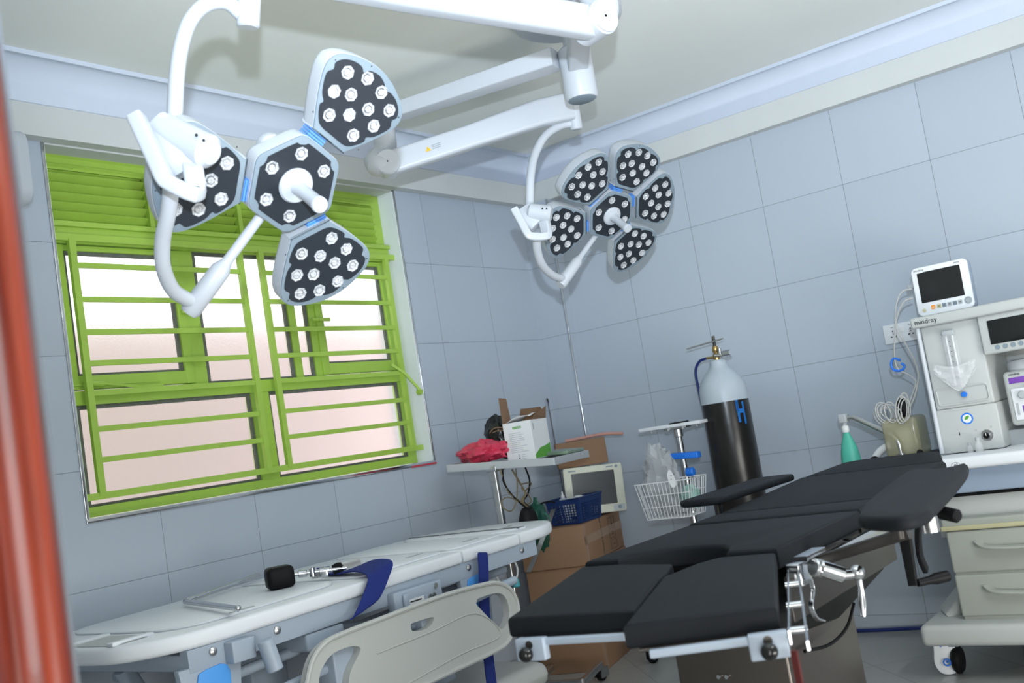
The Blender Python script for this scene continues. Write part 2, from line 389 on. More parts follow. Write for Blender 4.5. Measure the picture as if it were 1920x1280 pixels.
# casement leaves (left and right, upper row)
def sash(xa, xb, za, zb, w_=.042):
    return G().box(xa, xa+w_, FY0-.008, FY1-.01, za, zb, .002).box(xb-w_, xb, FY0-.008, FY1-.01, za, zb, .002).box(xa+.001, xb-.001, FY0-.007, FY1-.011, za+.001, za+w_*1.2, .002).box(xa+.001, xb-.001, FY0-.007, FY1-.011, zb-w_*.5, zb-.001, .002)
s1 = obj('casement', sash(x0+.03, -2.335, zt1+.005, zh0-.002), m_green, win)
s2 = obj('casement', sash(-1.66, x1-.03, zt1+.005, zh0-.002), m_green, win)
panes = [(x0+.072, -2.377, zt1+.055, zh0-.023), (-2.27, -1.815, zt1, zh0), (-1.79, -1.70, zt1, zh0), (-1.62, x1-.072, zt1+.055, zh0-.023), (x0+.055, xm0, z0+.035, zt0), (xm1, x1-.055, z0+.035, zt0)]
for i, (a, b_, c_, d_) in enumerate(panes):
    obj('pane', G().box(a, b_, .112, .116, c_, d_), m_glass, win)
    pg = G(); q = .014
    pg.box(a, a+q, .100, .111, c_, d_).box(b_-q, b_, .100, .111, c_, d_).box(a+q, b_-q, .101, .111, d_-q, d_).box(a+q, b_-q, .101, .111, c_, c_+q*.7)
    obj('glazing_putty', pg, m_putty, win)
g = G()                       # louvre ventilator
for k in range(7):
    zz = zh1+.012+k*.036
    g.obox(V(((x0+x1)/2, .105, zz+.012)), V(((x1-x0)/2-.05, 0, 0)), V((0, .020, -.017)), V((0, .0012, .0014)))
g.box(x0+.05, x1-.05, .128, .132, zh1, z1-.04)
obj('louver_vent', g, m_green, win)
g = G()
for xa in (-2.45, -2.02, -1.6): g.box(xa-.008, xa+.012, .075, .10, zh1-.01, z1-.05)
obj('louver_divider', g, m_green, win)
g = G().box(x0+.03, -2.5, .083, .09, zt1+.018, zt1+.026); g.cyl((-2.80, .075, zt1+.025), (-2.74, .075, zt1+.02), .011, 10)
g.sweep([(-2.74, .07, zt1+.022), (-2.6, .065, zt1+.0), (-2.5, .068, zt1+.004)], [(-.003, -.005), (.003, -.005), (.003, .005), (-.003, .005)])
obj('window_stay', g, m_green, win)
g = G().sweep([(-1.25, .06, zt1+.03), (-1.2, .03, zt1-.02), (-1.165, .0, zt1-.09), (-1.15, -.005, zt1-.115)], [(-.004, -.006), (.004, -.006), (.004, .006), (-.004, .006)]).cyl((-1.152, -.012, zt1-.118), (-1.152, .01, zt1-.118), .013, 10)
obj('window_stay', g, m_green, win)
obj('window_latch', G().box(-1.70, -1.60, .06, .072, 1.795, 1.81, .003).box(-2.37, -2.31, .06, .075, 1.83, 1.845, .003), m_green, win)
# burglar bar grille in front of the window, let into the jambs
GY = .05
def bar(g, xa, xb, za, zb, d=.0065): return g.box(xa, xb, GY-d, GY+d, za, zb)
g = G(); bar(g, WX0, WX1, 2.092, 2.117); bar(g, WX0, WX1, 1.163, 1.187)
obj('grille_rail', g, m_green, win)
for xa in (-2.815, -2.072, -1.962, -1.197): obj('grille_upright', bar(G(), xa-.0125, xa+.0125, 1.175, 2.10, .009), m_green, win)
for zc in (2.003, 1.878, 1.758, 1.645, 1.538, 1.409, 1.300):
    gl = G(); bar(gl, -2.805, -2.08, zc-.0098, zc+.0098, .005); obj('grille_bar', gl, m_green, win)
    gl = G(); bar(gl, -1.955, -1.205, zc-.0098, zc+.0098, .005); obj('grille_bar', gl, m_green, win)

# red varnished door frame at the near left and grey plaster edge behind it
pr = [(-4.72, -2.5), (-4.50, -2.5), (-4.497, -2.512), (-4.478, -2.517), (-4.462, -2.512), (-4.458, -2.503), (-4.447, -2.501), (-4.441, -2.508), (-4.428, -2.513), (-4.414, -2.509), (-4.408, -2.500), (-4.402, -2.494), (-4.40, -2.42), (-4.72, -2.42)]
df = thing('door_1', 'door', 'door', (-4.5, -2.45, 0)); df['kind'] = 'structure'; del df['label']; del df['category']
obj('door_frame', G().prism(pr, 0, 2.2), m_wood, df, 60)
obj('frame_edge', G().box(-4.40, -4.395, -2.488, -2.42, 0, 2.2), mat('frame_edge_grey', (.16, .18, .21), .6), df)
obj('door_frame', G().box(-4.72, -4.38, -4.48, -4.40, 0, 2.2).box(-4.72, -4.38, -4.48, -2.42, 2.2, 2.28), m_wood, df)

# ------------------------------------------------------------------ ceiling fluorescent batten (out of view, seen only as reflections)
def batten(c, axis):
    a = V((1, 0, 0)) if axis == 'x' else V((0, 1, 0))
    b_ = V((0, 1, 0)) if axis == 'x' else V((1, 0, 0))
    t = thing('ceiling_batten', 'x', 'x', c); t['kind'] = 'structure'; del t['label']; del t['category']
    obj('batten_body', G().obox(V(c)-V((0, 0, .02)), a*.62, b_*.03, V((0, 0, .02))), m_white, t)
    obj('batten_tube', G().cyl(V(c)-V((0, 0, .055))-a*.6, V(c)-V((0, 0, .055))+a*.6, .013), m_lit, t)
batten((-2.6, -4.0, CZ), 'x')

# ------------------------------------------------------------------ surgical lights
half = [(.124, .050), (.150, .068), (.180, .088), (.215, .108), (.245, .120), (.268, .118), (.288, .102), (.304, .070), (.315, .034)]
PET = [(.122, -.045), (.122, .045)] + half + [(.318, 0)] + [(x, -y) for x, y in half[::-1]]
PET = [tuple(p) for p in spl([V((x, y, 0)).to_2d() for x, y in PET], 3, True)]
hp = [(.137, .040), (.152, .060), (.172, .074), (.182, .071), (.196, .088), (.232, .107), (.249, .099), (.262, .105), (.279, .094), (.291, .072), (.294, .048), (.287, .035), (.299, .026)]
PLT = [(.136, 0)] + hp + [(.306, 0)] + [(x, -y) for x, y in hp[::-1]]
PLT = [tuple(p) for p in spl([V(p) for p in PLT], 3, True)]
LEDP = [(.167, .040), (.167, -.040), (.196, 0), (.213, .066), (.213, -.068), (.232, .028), (.233, -.030), (.263, .068), (.263, -.076), (.283, .020), (.281, -.030)]
def hexpoly(Rr, rnd=.16, n=4, spin=90):
    out = []
    P = [V((Rr*math.cos(R(spin-60*k)), Rr*math.sin(R(spin-60*k)))) for k in range(6)]
    for k in range(6):
        a, b_, c_ = P[k-1], P[k], P[(k+1) % 6]
        p = b_+(a-b_)*rnd; q = b_+(c_-b_)*rnd
        for i in range(n+1):
            t = i/n; out.append(tuple(p*(1-t)**2+b_*2*t*(1-t)+q*t*t))
    return out
def hexplate(Rr):
    out = []
    for k in range(6):
        for da, rr in ((-22, .93), (-14, .955), (-8, .985), (-3.5, .94), (3.5, .94), (8, .985), (14, .955), (22, .93)):
            a = R(90-60*k-da); out.append((Rr*rr*math.cos(a), Rr*rr*math.sin(a)))
    return out
def led(O, c, x, y, z, spin):
    g = G(); prof = [(.0158, 0), (.0162, .002), (.0148, .0034), (.0135, .0008), (.0085, -.0005), (.0075, .0022), (.002, .003)]
    gg = G().lathe(prof, n=7)
    M = Matrix.Rotation(spin, 3, 'Z')
    gg.v = [c + O @ (M @ v + V((x, y, z))) for v in gg.v]
    return g.join(gg)
def backcover(poly, O, c, cx, cy):
    g = G(); ring = []
    for s_, z in ((1, -.001), (1.0, -.040), (.975, -.052), (.90, -.060), (.5, -.066)):
        ring.append([(cx+(x-cx)*s_, cy+(y-cy)*s_, z) for x, y in poly])
    n = len(poly); vs = [c + O @ V(p) for r_ in ring for p in r_]; fs = []
    for j in range(len(ring)-1):
        for i in range(n):
            k = (i+1) % n; fs.append((j*n+i, j*n+k, (j+1)*n+k, (j+1)*n+i))
    fs += [tuple(range(n)), tuple((len(ring)-1)*n+i for i in range(n))]
    return g.add(vs, fs)
def lamp_head(t, c, O, sides):
    c = V(c)
    hx = hexpoly(.118); hub = obj('center_housing', backcover(hx, O, c, 0, 0), m_white, t)
    obj('bezel', G().prism(hexpoly(.117), -.002, .004, O, c, .0015), m_bezel, hub)
    obj('face_plate', G().prism(hexplate(.099), .004, .0055, O, c), m_black, hub)
    for k in range(6):
        a = R(90-60*k); obj('led_lens', led(O, c, .073*math.cos(a), .073*math.sin(a), .0055, a), m_lens, hub)
    g = G().lathe([(.040, .005), (.041, .010), (.037, .016), (.022, .019)], n=36); g.v = [c + O @ v for v in g.v]
    obj('handle_base', g, m_white, t)
    g = G().lathe([(.019, .017), (.0165, .024), (.0155, .05), (.0165, .112), (.0185, .118), (.0185, .127), (.0165, .130)], n=28); g.v = [c + O @ v for v in g.v]
    obj('sterile_handle', g, m_white, t)
    g = G()
    for yy in (.035, -.02):
        q = G().lathe([(.03, -.075), (.034, -.068), (.034, -.05)], n=20); q.v = [c + O @ (v+V((-.02+yy, .06, 0))) for v in q.v]; g.join(q)
    obj('rear_cover', g, m_white, t)
    for a in sides:
        A = O @ Matrix.Rotation(R(a), 3, 'Z')
        p = obj('lamp_petal', backcover(PET, A, c, .22, 0), m_white, t)
        obj('bezel', G().prism([(.22+(x-.22)*.992, y*.992) for x, y in PET], -.002, .004, A, c, .0015), m_bezel, p)
        obj('face_plate', G().prism(PLT, .004, .0055, A, c), m_black, p)
        for i, (x, y) in enumerate(LEDP): obj('led_lens', led(A, c, x, y, .0055, i*.7+a), m_lens, p)
        g = G()
        for k in range(4): g.prism(rrect(.099+.0065*k, .1038+.0065*k, .0, .05, .002, 2), -.036, -.010 + (.008 if a == 60 else 0), A, c)
        obj('gasket', g, m_blue2, p)
        g = G()
        for (x, y) in ((.150, .078), (.150, -.078), (.266, .112), (.266, -.112), (.309, .03)):
            q = G().lathe([(.0016, .004), (.0016, .0048)], n=8); q.v = [c + A @ (v+V((x, y*.97, 0))) for v in q.v]; obj('screw', q, m_dsteel, p)

def bar_rect(w_, h_, r_=.3, n=4):
    return [(x, y) for x, y in rrect(-w_/2, w_/2, -h_/2, h_/2, min(w_, h_)*r_, n)]

# --- light nearest the camera
c1 = V((-3.2973, -1.6518, 1.5704+.2-.2)); 
c1 = V((-3.2973, -1.6518, 1.7704))
O1 = basis((.9704, -.2403, -.0214), (-.129, -.5916, .7958))
c2 = V((-1.154, -1.1989, 1.9868)); O2 = basis((.816, -.5409, .2039), (-.4951, -.4718, .7296))
L1 = thing('surgical_light', 'white surgical light with three black faced petals hanging in front of the window', 'surgical light', (-3.30, -1.62, CZ), 'surgical lights')
lamp_head(L1, c1, O1, (60, 180, -60))
L2 = thing('surgical_light', 'white surgical light with five petals hanging near the corner pillar', 'surgical light', (-1.3, -1.2, CZ), 'surgical lights')
lamp_head(L2, c2, O2, (60, 0, -60, 180, 120))

def yoke(t, top, arc1, hubp, arc2, c, O, k, rad):
    # drop tube, upper bow
    obj('drop_tube', G().cyl(top[0], top[1], rad*1.55, 24, .004), m_white, t)
    obj('yoke_arm', G().tube(spl(arc1, 6), rad, 16), m_white, t)
    obj('yoke_arm', G().tube(spl(arc2, 6), rad, 16), m_white, t)
    e = V(arc2[-1])
    d = R(-120); s0 = c + O @ V((.100*math.cos(d), .100*math.sin(d), -.028))
    ax = e - s0; L = ax.length; n_ = ax.normalized()
    obj('lower_arm', G().lathe([(.0115, 0), (.0120, L*.52), (.0165, L*.57), (.0225, L*.62), (.0235, L*.80), (.0235, L*1.08), (.019, L*1.12)], s0, n_, 22), m_white, t)

# light one: drop tube, bows and pull handle
top1 = (pd(470, -60, 2.33), pd(465, 52, 2.33))
arc1 = [pd(458, 32, 2.33), pd(425, 5, 2.31), pd(385, 10, 2.28), pd(355, 42, 2.25), pd(338, 95, 2.22), pd(331, 150, 2.19), pd(328, 205, 2.16), pd(325, 250, 2.14)]
arc2 = [pd(322, 345, 2.10), pd(315, 400, 2.14), pd(305, 450, 2.18), pd(306, 500, 2.22), pd(322, 540, 2.27), pd(345, 558, 2.31), pd(368, 567, 2.34)]
yoke(L1, top1, arc1, None, arc2, c1, O1, 1, .0165)
hb = obj('swivel_joint', G().cyl(pd(300, 240, 2.12), pd(398, 288, 2.06), .035, 28, .012), m_white, L1)
obj('set_screw', G().cyl(pd(368, 253, 2.035), pd(368, 253, 2.045), .003).cyl(pd(382, 263, 2.03), pd(382, 263, 2.045), .003), m_rubber, hb)
obj('joint_body', G().sweep([pd(292, 236, 2.11), pd(318, 262, 2.10), pd(340, 300, 2.08), pd(352, 322, 2.08)], bar_rect(.086, .055, .4), sc=[.8, 1, .9, .7], up=CF), m_white, L1)
obj('pull_handle', G().sweep(spl([pd(256, 220, 2.06), pd(280, 272, 2.04), pd(305, 326, 2.02), pd(311, 337, 2.02), pd(322, 345, 2.02), pd(352, 360, 2.02), pd(362, 361, 2.03), pd(367, 352, 2.04), pd(360, 306, 2.08)], 2), bar_rect(.031, .040, .22), up=CF), m_white, L1)

# spring arm and elbow of light one
sa = [pd(452, -62, 2.34), pd(600, -36, 2.46), pd(760, -10, 2.60), pd(1000, 26, 2.84), pd(1113, 44, 2.97)]
obj('spring_arm', G().sweep(sa, bar_rect(.060, .095, .3), sc=[(1, .62), (1, .75), (1, .85), (1, .97), (1, 1.0)]), m_white, L1)
obj('drop_joint', G().cyl(pd(470, -90, 2.33), pd(470, -40, 2.33), .038, 24, .006), m_white, L1)
ed = (V(sa[-1])-V(sa[-2])).normalized(); en = ed.cross(V((0, 0, 1))).normalized()
e1 = V(sa[-1])
el = obj('elbow_joint', G().cyl(e1-en*.050, e1+en*.050, .050, 32, .006), m_white, L1)
obj('joint_cap', G().cyl(e1+en*.050, e1+en*.053, .046, 32), m_white, el)
obj('set_screw', G().cyl(e1+en*.053, e1+en*.055, .0035), m_rubber, el)
if (e1+en*.05-CP).length > (e1-en*.05-CP).length:
    for ch in el.children: bpy.data.objects.remove(ch)
    obj('joint_cap', G().cyl(e1-en*.050, e1-en*.053, .046, 32), m_white, el); obj('set_screw', G().cyl(e1-en*.053, e1-en*.055, .0035), m_rubber, el)
HUB = V((-1.60, -1.42, 0))
e1top = V((e1.x+.06, e1.y+.02, 2.47))
obj('elbow_shell', G().sweep(spl([e1+ed*.01+V((0, 0, -.005)), e1+ed*.045+V((0, 0, .05)), V((e1top.x, e1top.y, 2.40)), e1top], 5), bar_rect(.098, .085, .45)), m_white, L1)
obj('extension_arm', G().sweep([V((e1top.x, e1top.y, 2.50)), V((HUB.x, HUB.y, 2.455)) + (V((e1top.x, e1top.y, 2.455))-V((HUB.x, HUB.y, 2.455))).normalized()*.058], bar_rect(.075, .055, .12), sc=[1.1, 1]), m_white, L1)

# light two
top2 = (V((-1.315, -1.205, 2.47)), pd(1081, 243, 4.24))
arc1b = [pd(1074, 231, 4.24), pd(1050, 236, 4.22), pd(1022, 255, 4.17), pd(1003, 290, 4.12), pd(995, 330, 4.06), pd(993, 385, 4.02)]
arc2b = [pd(1008, 432, 4.0), pd(1007, 465, 4.04), pd(1016, 495, 4.10), pd(1035, 515, 4.18), pd(1058, 524, 4.26)]
yoke(L2, top2, arc1b, None, arc2b, c2, O2, 1, .0165)
hb = obj('swivel_joint', G().cyl(pd(990, 397, 3.98), pd(1034, 402, 3.96), .034, 28, .010), m_white, L2)
obj('set_screw', G().cyl(pd(1017, 391, 3.93), pd(1017, 391, 3.95), .003).cyl(pd(1025, 391, 3.93), pd(1025, 391, 3.95), .003), m_rubber, hb)
obj('joint_body', G().sweep([pd(984, 392, 4.0), pd(996, 408, 3.98), pd(1010, 420, 3.97)], bar_rect(.095, .055, .4), sc=[.8, 1, .8], up=CF), m_white, L2)
obj('pull_handle', G().sweep(spl([pd(964, 392, 3.94), pd(977, 415, 3.93), pd(989, 438, 3.92), pd(997, 443, 3.92), pd(1018, 443, 3.93), pd(1025, 438, 3.94), pd(1020, 412, 3.97)], 4), bar_rect(.030, .040, .22), up=CF), m_white, L2)
E2 = V((-1.80, -.60, 0))
obj('extension_arm', G().sweep([V((HUB.x-.05, HUB.y+.05, 2.50)), V((E2.x, E2.y, 2.50))], bar_rect(.085, .06, .12), sc=[1.15, .95]), m_white, L2)
s2p = [pd(728, 308, 4.10), pd(880, 258, 4.13), pd(1010, 213, 4.16), V((-1.33, -1.19, 2.425))]
ed = (s2p[1]-s2p[0]).normalized(); en = ed.cross(V((0, 0, 1))).normalized()
if (s2p[0]+en-CP).length > (s2p[0]-en-CP).length: en = -en
sp = obj('spring_arm', G().sweep(s2p, bar_rect(.060, .10, .25), sc=[(1, .95), (1, .93), (1, 1.08), (1, 1.15)]), m_white, L2)
ejc = s2p[0]
el = obj('elbow_joint', G().cyl(ejc-en*.045, ejc+en*.045, .050, 32, .006), m_white, L2)
obj('joint_cap', G().cyl(ejc+en*.045, ejc+en*.0465, .046, 32), m_white, el)
obj('set_screw', G().cyl(ejc+en*.0465, ejc+en*.048, .003), m_rubber, el)
obj('elbow_shell', G().sweep(spl([ejc-ed*.01, ejc-ed*.05+V((0, 0, .02)), V((E2.x, E2.y, 2.37)), V((E2.x, E2.y, 2.53))], 5), bar_rect(.095, .085, .45)), m_white, L2)
# warning sticker on the spring arm
sc_ = pd(824, 268, 4.06); SO = basis(ed, V((0, 0, 1)))
if SO.col[2].dot(CP-sc_) < 0: SO = basis(-ed, V((0, 0, 1)))
sc_ = s2p[0]+(s2p[1]-s2p[0])*.55+en*.0315
xd = 1 if SO.col[0].dot(CR) > 0 else -1
g = G().prism([(-.011, -.009), (.011, -.009), (0, .011)], 0, .0008, SO, sc_ - SO.col[0]*.02*xd); st = obj('warning_triangle', g, m_yellow, sp)
text('warning_text', '!', .014, m_ink, SO, sc_-SO.col[0]*.02*xd+SO.col[2]*.001-V((0, 0, .001)), sp, .0002)
g = G()
for k in range(3): g.prism([(-.004, .008-.007*k), (.034, .008-.007*k), (.034, .0095-.007*k), (-.004, .0095-.007*k)], 0, .0006, SO, sc_)
obj('warning_lines', g, m_bezel, sp)

# ceiling column that carries both lights
CC = thing('ceiling_column', 'white ceiling column with round cap where both light arms meet', 'lamp mount', (HUB.x, HUB.y, CZ))
obj('column_tube', G().lathe([(.056, 2.335), (.061, 2.345), (.061, 2.525), (.050, 2.535), (.036, 2.54), (.036, 2.67)], V((HUB.x, HUB.y, 0)), n=36), m_white, CC)
obj('column_cap', G().lathe([(.046, 2.331), (.052, 2.335)], V((HUB.x, HUB.y, 0)), n=36), m_bezel, CC)
obj('ceiling_canopy', G().lathe([(.17, 2.625), (.20, 2.64), (.205, CZ)], V((HUB.x, HUB.y, 0)), n=48), m_white, CC)

# ------------------------------------------------------------------ stretcher under the window
def bz(x): return .757 + (x+3.28)*.0125         # height of the deck's top rim
FYB, BYB = -.815, -.055                           # front and back edge
st = thing('stretcher', 'white patient stretcher with blue grey frame standing along the window wall', 'stretcher', (-2.4, -.45, 0))
def deck(x0, x1, end=0):
    # ring of a deck section, rounded where it is an end of the stretcher
    if end == -1: pts = [(x1, FYB), (x0+.30, FYB)] + [tuple(p) for p in spl([V((x0+.30, FYB)), V((x0+.16, FYB+.015)), V((x0+.05, FYB+.09)), V((x0, FYB+.20)), V((x0, -.35)), V((x0+.04, -.22)), V((x0+.16, -.10)), V((x0+.32, BYB))], 4)][1:-1] + [(x0+.32, BYB), (x1, BYB)]
    elif end == 1: pts = [(x0, BYB), (x1-.30, BYB)] + [tuple(p) for p in spl([V((x1-.30, BYB)), V((x1-.14, -.12)), V((x1-.03, -.28)), V((x1, -.46)), V((x1-.02, -.66)), V((x1-.09, -.755)), V((x1-.20, FYB+.01)), V((x1-.28, FYB))], 4)][1:-1] + [(x1-.28, FYB), (x0, FYB)]
    else: pts = [(x0, BYB), (x1, BYB), (x1, FYB), (x0, FYB)]
    g = G().prism(pts, 0, .048, b=.014, seg=3)
    for v in g.v: v.z += bz(v.x)-.048
    return g
secs = [(-3.285, -2.447, -1), (-2.437, -1.972, 0), (-1.962, -1.62, 0), (-1.610, -1.22, 1)]
for a, b_, e in secs:
    d = obj('deck_section', deck(a, b_, e), m_bedwhite, st)
    # raised inner panel leaving a shallow gutter along the rim
    aa = a+(.17 if e == -1 else .012); bb = b_-(.16 if e == 1 else .012)
    g = G().prism(rrect(aa, bb, FYB+.055+(.02 if e else 0), BYB-.05, .05 if not e else .13), 0, .008, b=.005)
    for v in g.v: v.z += bz(v.x)-.001
    obj('deck_panel', g, m_bedwhite, d)
for xc, yc in ((-2.88, -.72), (-2.28, -.70), (-1.75, -.68), (-2.05, -.66), (-1.45, -.62)):
    g = G().prism(rrect(xc-.045, xc+.045, yc-.009, yc+.009, .008), 0, .0012)
    for v in g.v: v.z += bz(v.x)+.0072
    obj('deck_slot', g, m_grey, st)
# open grip slot at the foot end
g = G().prism(rrect(-3.265, -3.145, -.66, -.36, .02), 0, .003)
for v in g.v: v.z += bz(v.x)
obj('grip_slot', g, m_cream, st)
for ya, yb in ((-.66, -.63), (-.44, -.40)): obj('grip_rib', G().box(-3.27, -3.14, ya, yb, .757, .768, .003), m_bedwhite, st)
# side frame rails
for y in (-.785, -.10):
    g = G().sweep([(-3.14, y, .680), (-1.50, y, .705)], bar_rect(.035, .062, .08)); obj('side_rail', g, m_bedframe, st)
obj('cross_rail', G().box(-3.14, -3.10, -.78, -.10, .655, .70, .004), m_bedframe, st)
obj('cross_rail', G().box(-1.54, -1.50, -.78, -.10, .68, .72, .004), m_bedframe, st)
for x in (-3.06, -2.83, -1.93, -1.60):
    obj('bolt', G().lathe([(.012, 0), (.012, .006), (.005, .010)], V((x, -.803, bz(x)-.068)), (0, -1, 0), 14), m_steel, st)
# tapered end brackets with blue inset pads
def bracket(x, w1, w2, z0, z1):
    vs = []
    g = G().prism([(x-w1, z1), (x+w1, z1), (x+w2, z0), (x-w2, z0)], -.012, .012, OB_, V((0, -.79, 0)), .004); p = obj('leg_bracket', g, m_bedframe, st)
    P = [(x-w1*.52, z1-.012), (x+w1*.50, z1-.012), (x+w2*.45, z0+.03), (x-w2*.50, z0+.03)]
    P = []
    for cx, cz, rr in ((x-.040, z1-.035, .018), (x+.040, z1-.030, .018), (x+.022, z0+.03, .012), (x-.022, z0+.03, .012)): P.append((cx, cz, rr))
    pts = [(x-.055, z1-.05), (x-.045, z1-.022), (x-.02, z1-.016), (x+.03, z1-.012), (x+.05, z1-.02), (x+.058, z1-.04), (x+.045, z0+.06), (x+.030, z0+.03), (x-.025, z0+.03), (x-.04, z0+.06)]
    obj('blue_pad', G().prism(pts, 0, .006, OB_, V((0, -.802, 0)), .002), m_padblue, p)
bracket(-3.07, .105, .07, .40, .665); bracket(-1.90, .085, .06, .43, .685)
# under structure: tubes, scissor arm, latch box
obj('under_tube', G().tube([(-3.05, -.70, .585), (-1.60, -.70, .640)], .017), m_bedframe, st)
obj('under_tube', G().tube([(-3.05, -.84, .520), (-1.72, -.84, .615)], .016), m_bedframe, st)
obj('under_tube', G().tube([(-3.0, -.20, .60), (-1.60, -.20, .65)], .017), m_bedframe, st)
obj('lift_arm', G().sweep([(-2.55, -.72, .64), (-2.15, -.72, .56)], bar_rect(.03, .02)), m_bedframe, st)
obj('lift_arm', G().sweep([(-2.15, -.55, .66), (-1.85, -.55, .60)], bar_rect(.03, .025)), m_bedframe, st)
obj('lift_arm', G().sweep([(-3.12, -.45, .66), (-3.0, -.45, .42)], bar_rect(.05, .05)), m_bedframe, st)
obj('lift_arm', G().sweep([(-3.02, -.65, .64), (-3.22, -.65, .42)], bar_rect(.05, .05)), m_bedframe, st)
g = G().box(-2.545, -2.48, -.86, -.82, .565, .60, .004); p = obj('tube_clamp', g, m_bedframe, st)
obj('bolt', G().lathe([(.008, 0), (.008, .004)], V((-2.51, -.86, .583)), (0, -1, 0), 12), m_rubber, p)
obj('rail_socket', G().cyl((-2.93, -.87, .69), (-2.915, -.88, .60), .024, 20, .003), m_bedframe, st)
obj('socket_bracket', G().box(-3.02, -2.94, -.84, -.79, .645, .705, .004), m_bedframe, st)
# latch mechanism of the side rail
g = G().box(-2.36, -2.12, -.835, -.80, .585, .70, .006); lm = obj('latch_plate', g, m_bedframe, st)
obj('latch_label', G().box(-2.30, -2.22, -.838, -.835, .60, .665), m_paper, lm)
obj('latch_lines', G().box(-2.29, -2.235, -.8395, -.838, .655, .659).box(-2.29, -2.25, -.8395, -.838, .645, .648).box(-2.29, -2.23, -.8395, -.838, .635, .638).box(-2.28, -2.24, -.8395, -.838, .615, .618), m_ink, lm)
for x, z in ((-2.335, .62), (-2.155, .685), (-2.17, .655), (-2.19, .655)):
    obj('bolt', G().lathe([(.009, 0), (.009, .006)], V((x, -.835, z)), (0, -1, 0), 12), m_steel, lm)
obj('latch_rib', G().box(-2.325, -2.30, -.848, -.835, .585, .69, .005), m_bedframe, lm)
obj('latch_rib', G().box(-2.20, -2.17, -.848, -.835, .585, .645, .005), m_bedframe, lm)
obj('latch_housing', G().box(-2.72, -2.56, -.80, -.60, .60, .655, .01), m_bedframe, st)
# side rail panel, hanging lowered in front
def P_(px, py): p = pt(px, py, 'Y', -.90); return (p.x, p.z)
outer = [P_(*q) for q in [(566, 1330), (570, 1275), (582, 1232), (606, 1203), (640, 1186), (700, 1163), (760, 1140), (830, 1115), (900, 1096), (928, 1093), (950, 1104), (963, 1127), (966, 1157), (957, 1182), (945, 1204), (925, 1219), (860, 1250), (800, 1278), (720, 1320), (640, 1360)]]
outer = [tuple(p) for p in spl([V(p) for p in outer], 3, True)]
holeA = [P_(*q) for q in [(598, 1340), (592, 1275), (602, 1245), (620, 1224), (650, 1212), (668, 1213), (668, 1224), (650, 1262), (640, 1320)]]
holeB = [P_(*q) for q in [(890, 1136), (888, 1128), (893, 1121), (925, 1112), (940, 1118), (948, 1138), (948, 1160), (938, 1178), (925, 1172)]]
holeC = [P_(*q) for q in [(764, 1172), (768, 1168), (803, 1157), (807, 1162), (803, 1171), (790, 1180), (768, 1183)]]
def holed(outer, holes, th, c, O):
    bm = bmesh.new(); loops = []
    for L_ in [outer]+holes:
        vs = [bm.verts.new(V((x, y, 0))) for x, y in L_]; loops.append(vs)
        for i in range(len(vs)): bm.edges.new((vs[i], vs[(i+1) % len(vs)]))
    bmesh.ops.triangle_fill(bm, use_beauty=True, edges=bm.edges[:])
    r_ = bmesh.ops.extrude_face_region(bm, geom=bm.faces[:]); 
    for e in r_['geom']:
        if isinstance(e, bmesh.types.BMVert): e.co.z += th
    bmesh.ops.recalc_face_normals(bm, faces=bm.faces[:])
    g = G(); g.add([c + O @ v.co for v in bm.verts], [[v.index for v in f.verts] for f in bm.faces]) if not bm.verts.index_update() else None
    bm.free(); return g
hA = [tuple(p) for p in spl([V(p) for p in holeA], 3, True)]; hB = [tuple(p) for p in spl([V(p) for p in holeB], 3, True)]; hC = [tuple(p) for p in spl([V(p) for p in holeC], 3, True)]
# the hinged panel stands in the plane y = -.90
g = holed(outer, [hA, hB, hC], .030, V((0, -.885, 0)), OB_)
rp = obj('side_rail_panel', g, m_cream, st)
bv = rp.modifiers.new('bevel', 'BEVEL'); bv.width = .009; bv.segments = 3; bv.limit_method = 'ANGLE'; bv.angle_limit = R(50)
g = G().tube([V((x, -.915, z)) for x, z in outer], .008, 8, closed=True)
obj('panel_bead', g, m_cream, rp)
g = G().tube(spl([V((P_(700, 1225)[0], -.916, P_(700, 1225)[1])), V((P_(800, 1185)[0], -.916, P_(800, 1185)[1])), V((P_(885, 1150)[0], -.916, P_(885, 1150)[1])), V((P_(932, 1190)[0], -.916, P_(932, 1190)[1])), V((P_(860, 1225)[0], -.916, P_(860, 1225)[1])), V((P_(760, 1280)[0], -.916, P_(760, 1280)[1]))], 5), .0022, 6)
obj('panel_crease', g, m_cream, rp)
obj('panel_hinge', G().box(-2.30, -2.20, -.885, -.83, .44, .60, .006), m_bedframe, st)
obj('panel_hinge', G().box(-2.70, -2.60, -.885, -.78, .44, .60, .006), m_bedframe, st)
# base cover and castors
obj('base_cover', G().box(-3.05, -1.52, -.80, -.12, .17, .27, .05), m_cream, st)
obj('lift_column', G().box(-2.75, -2.60, -.55, -.40, .26, .66, .01), m_bedframe, st)
obj('lift_column', G().box(-1.95, -1.80, -.55, -.40, .26, .67, .01), m_bedframe, st)
def castor(parent, x, y, r_=.06, m1=None, yaw=0):
    w_ = obj('castor', G().cyl((x, y-.018, r_), (x, y+.018, r_), r_, 24, .008), m_rubber, parent)
    obj('castor_fork', G().box(x-.028, x+.028, y-.024, y-.019, r_*.6, r_*2.1).box(x-.028, x+.028, y+.019, y+.024, r_*.6, r_*2.1).box(x-.028, x+.028, y-.024, y+.024, r_*2.05, r_*2.2).cyl((x, y, r_*2.15), (x, y, r_*2.9), .012), m1 or m_steel, w_)
for x, y in ((-2.95, -.72), (-2.95, -.2), (-1.62, -.72), (-1.62, -.2)): castor(st, x, y)
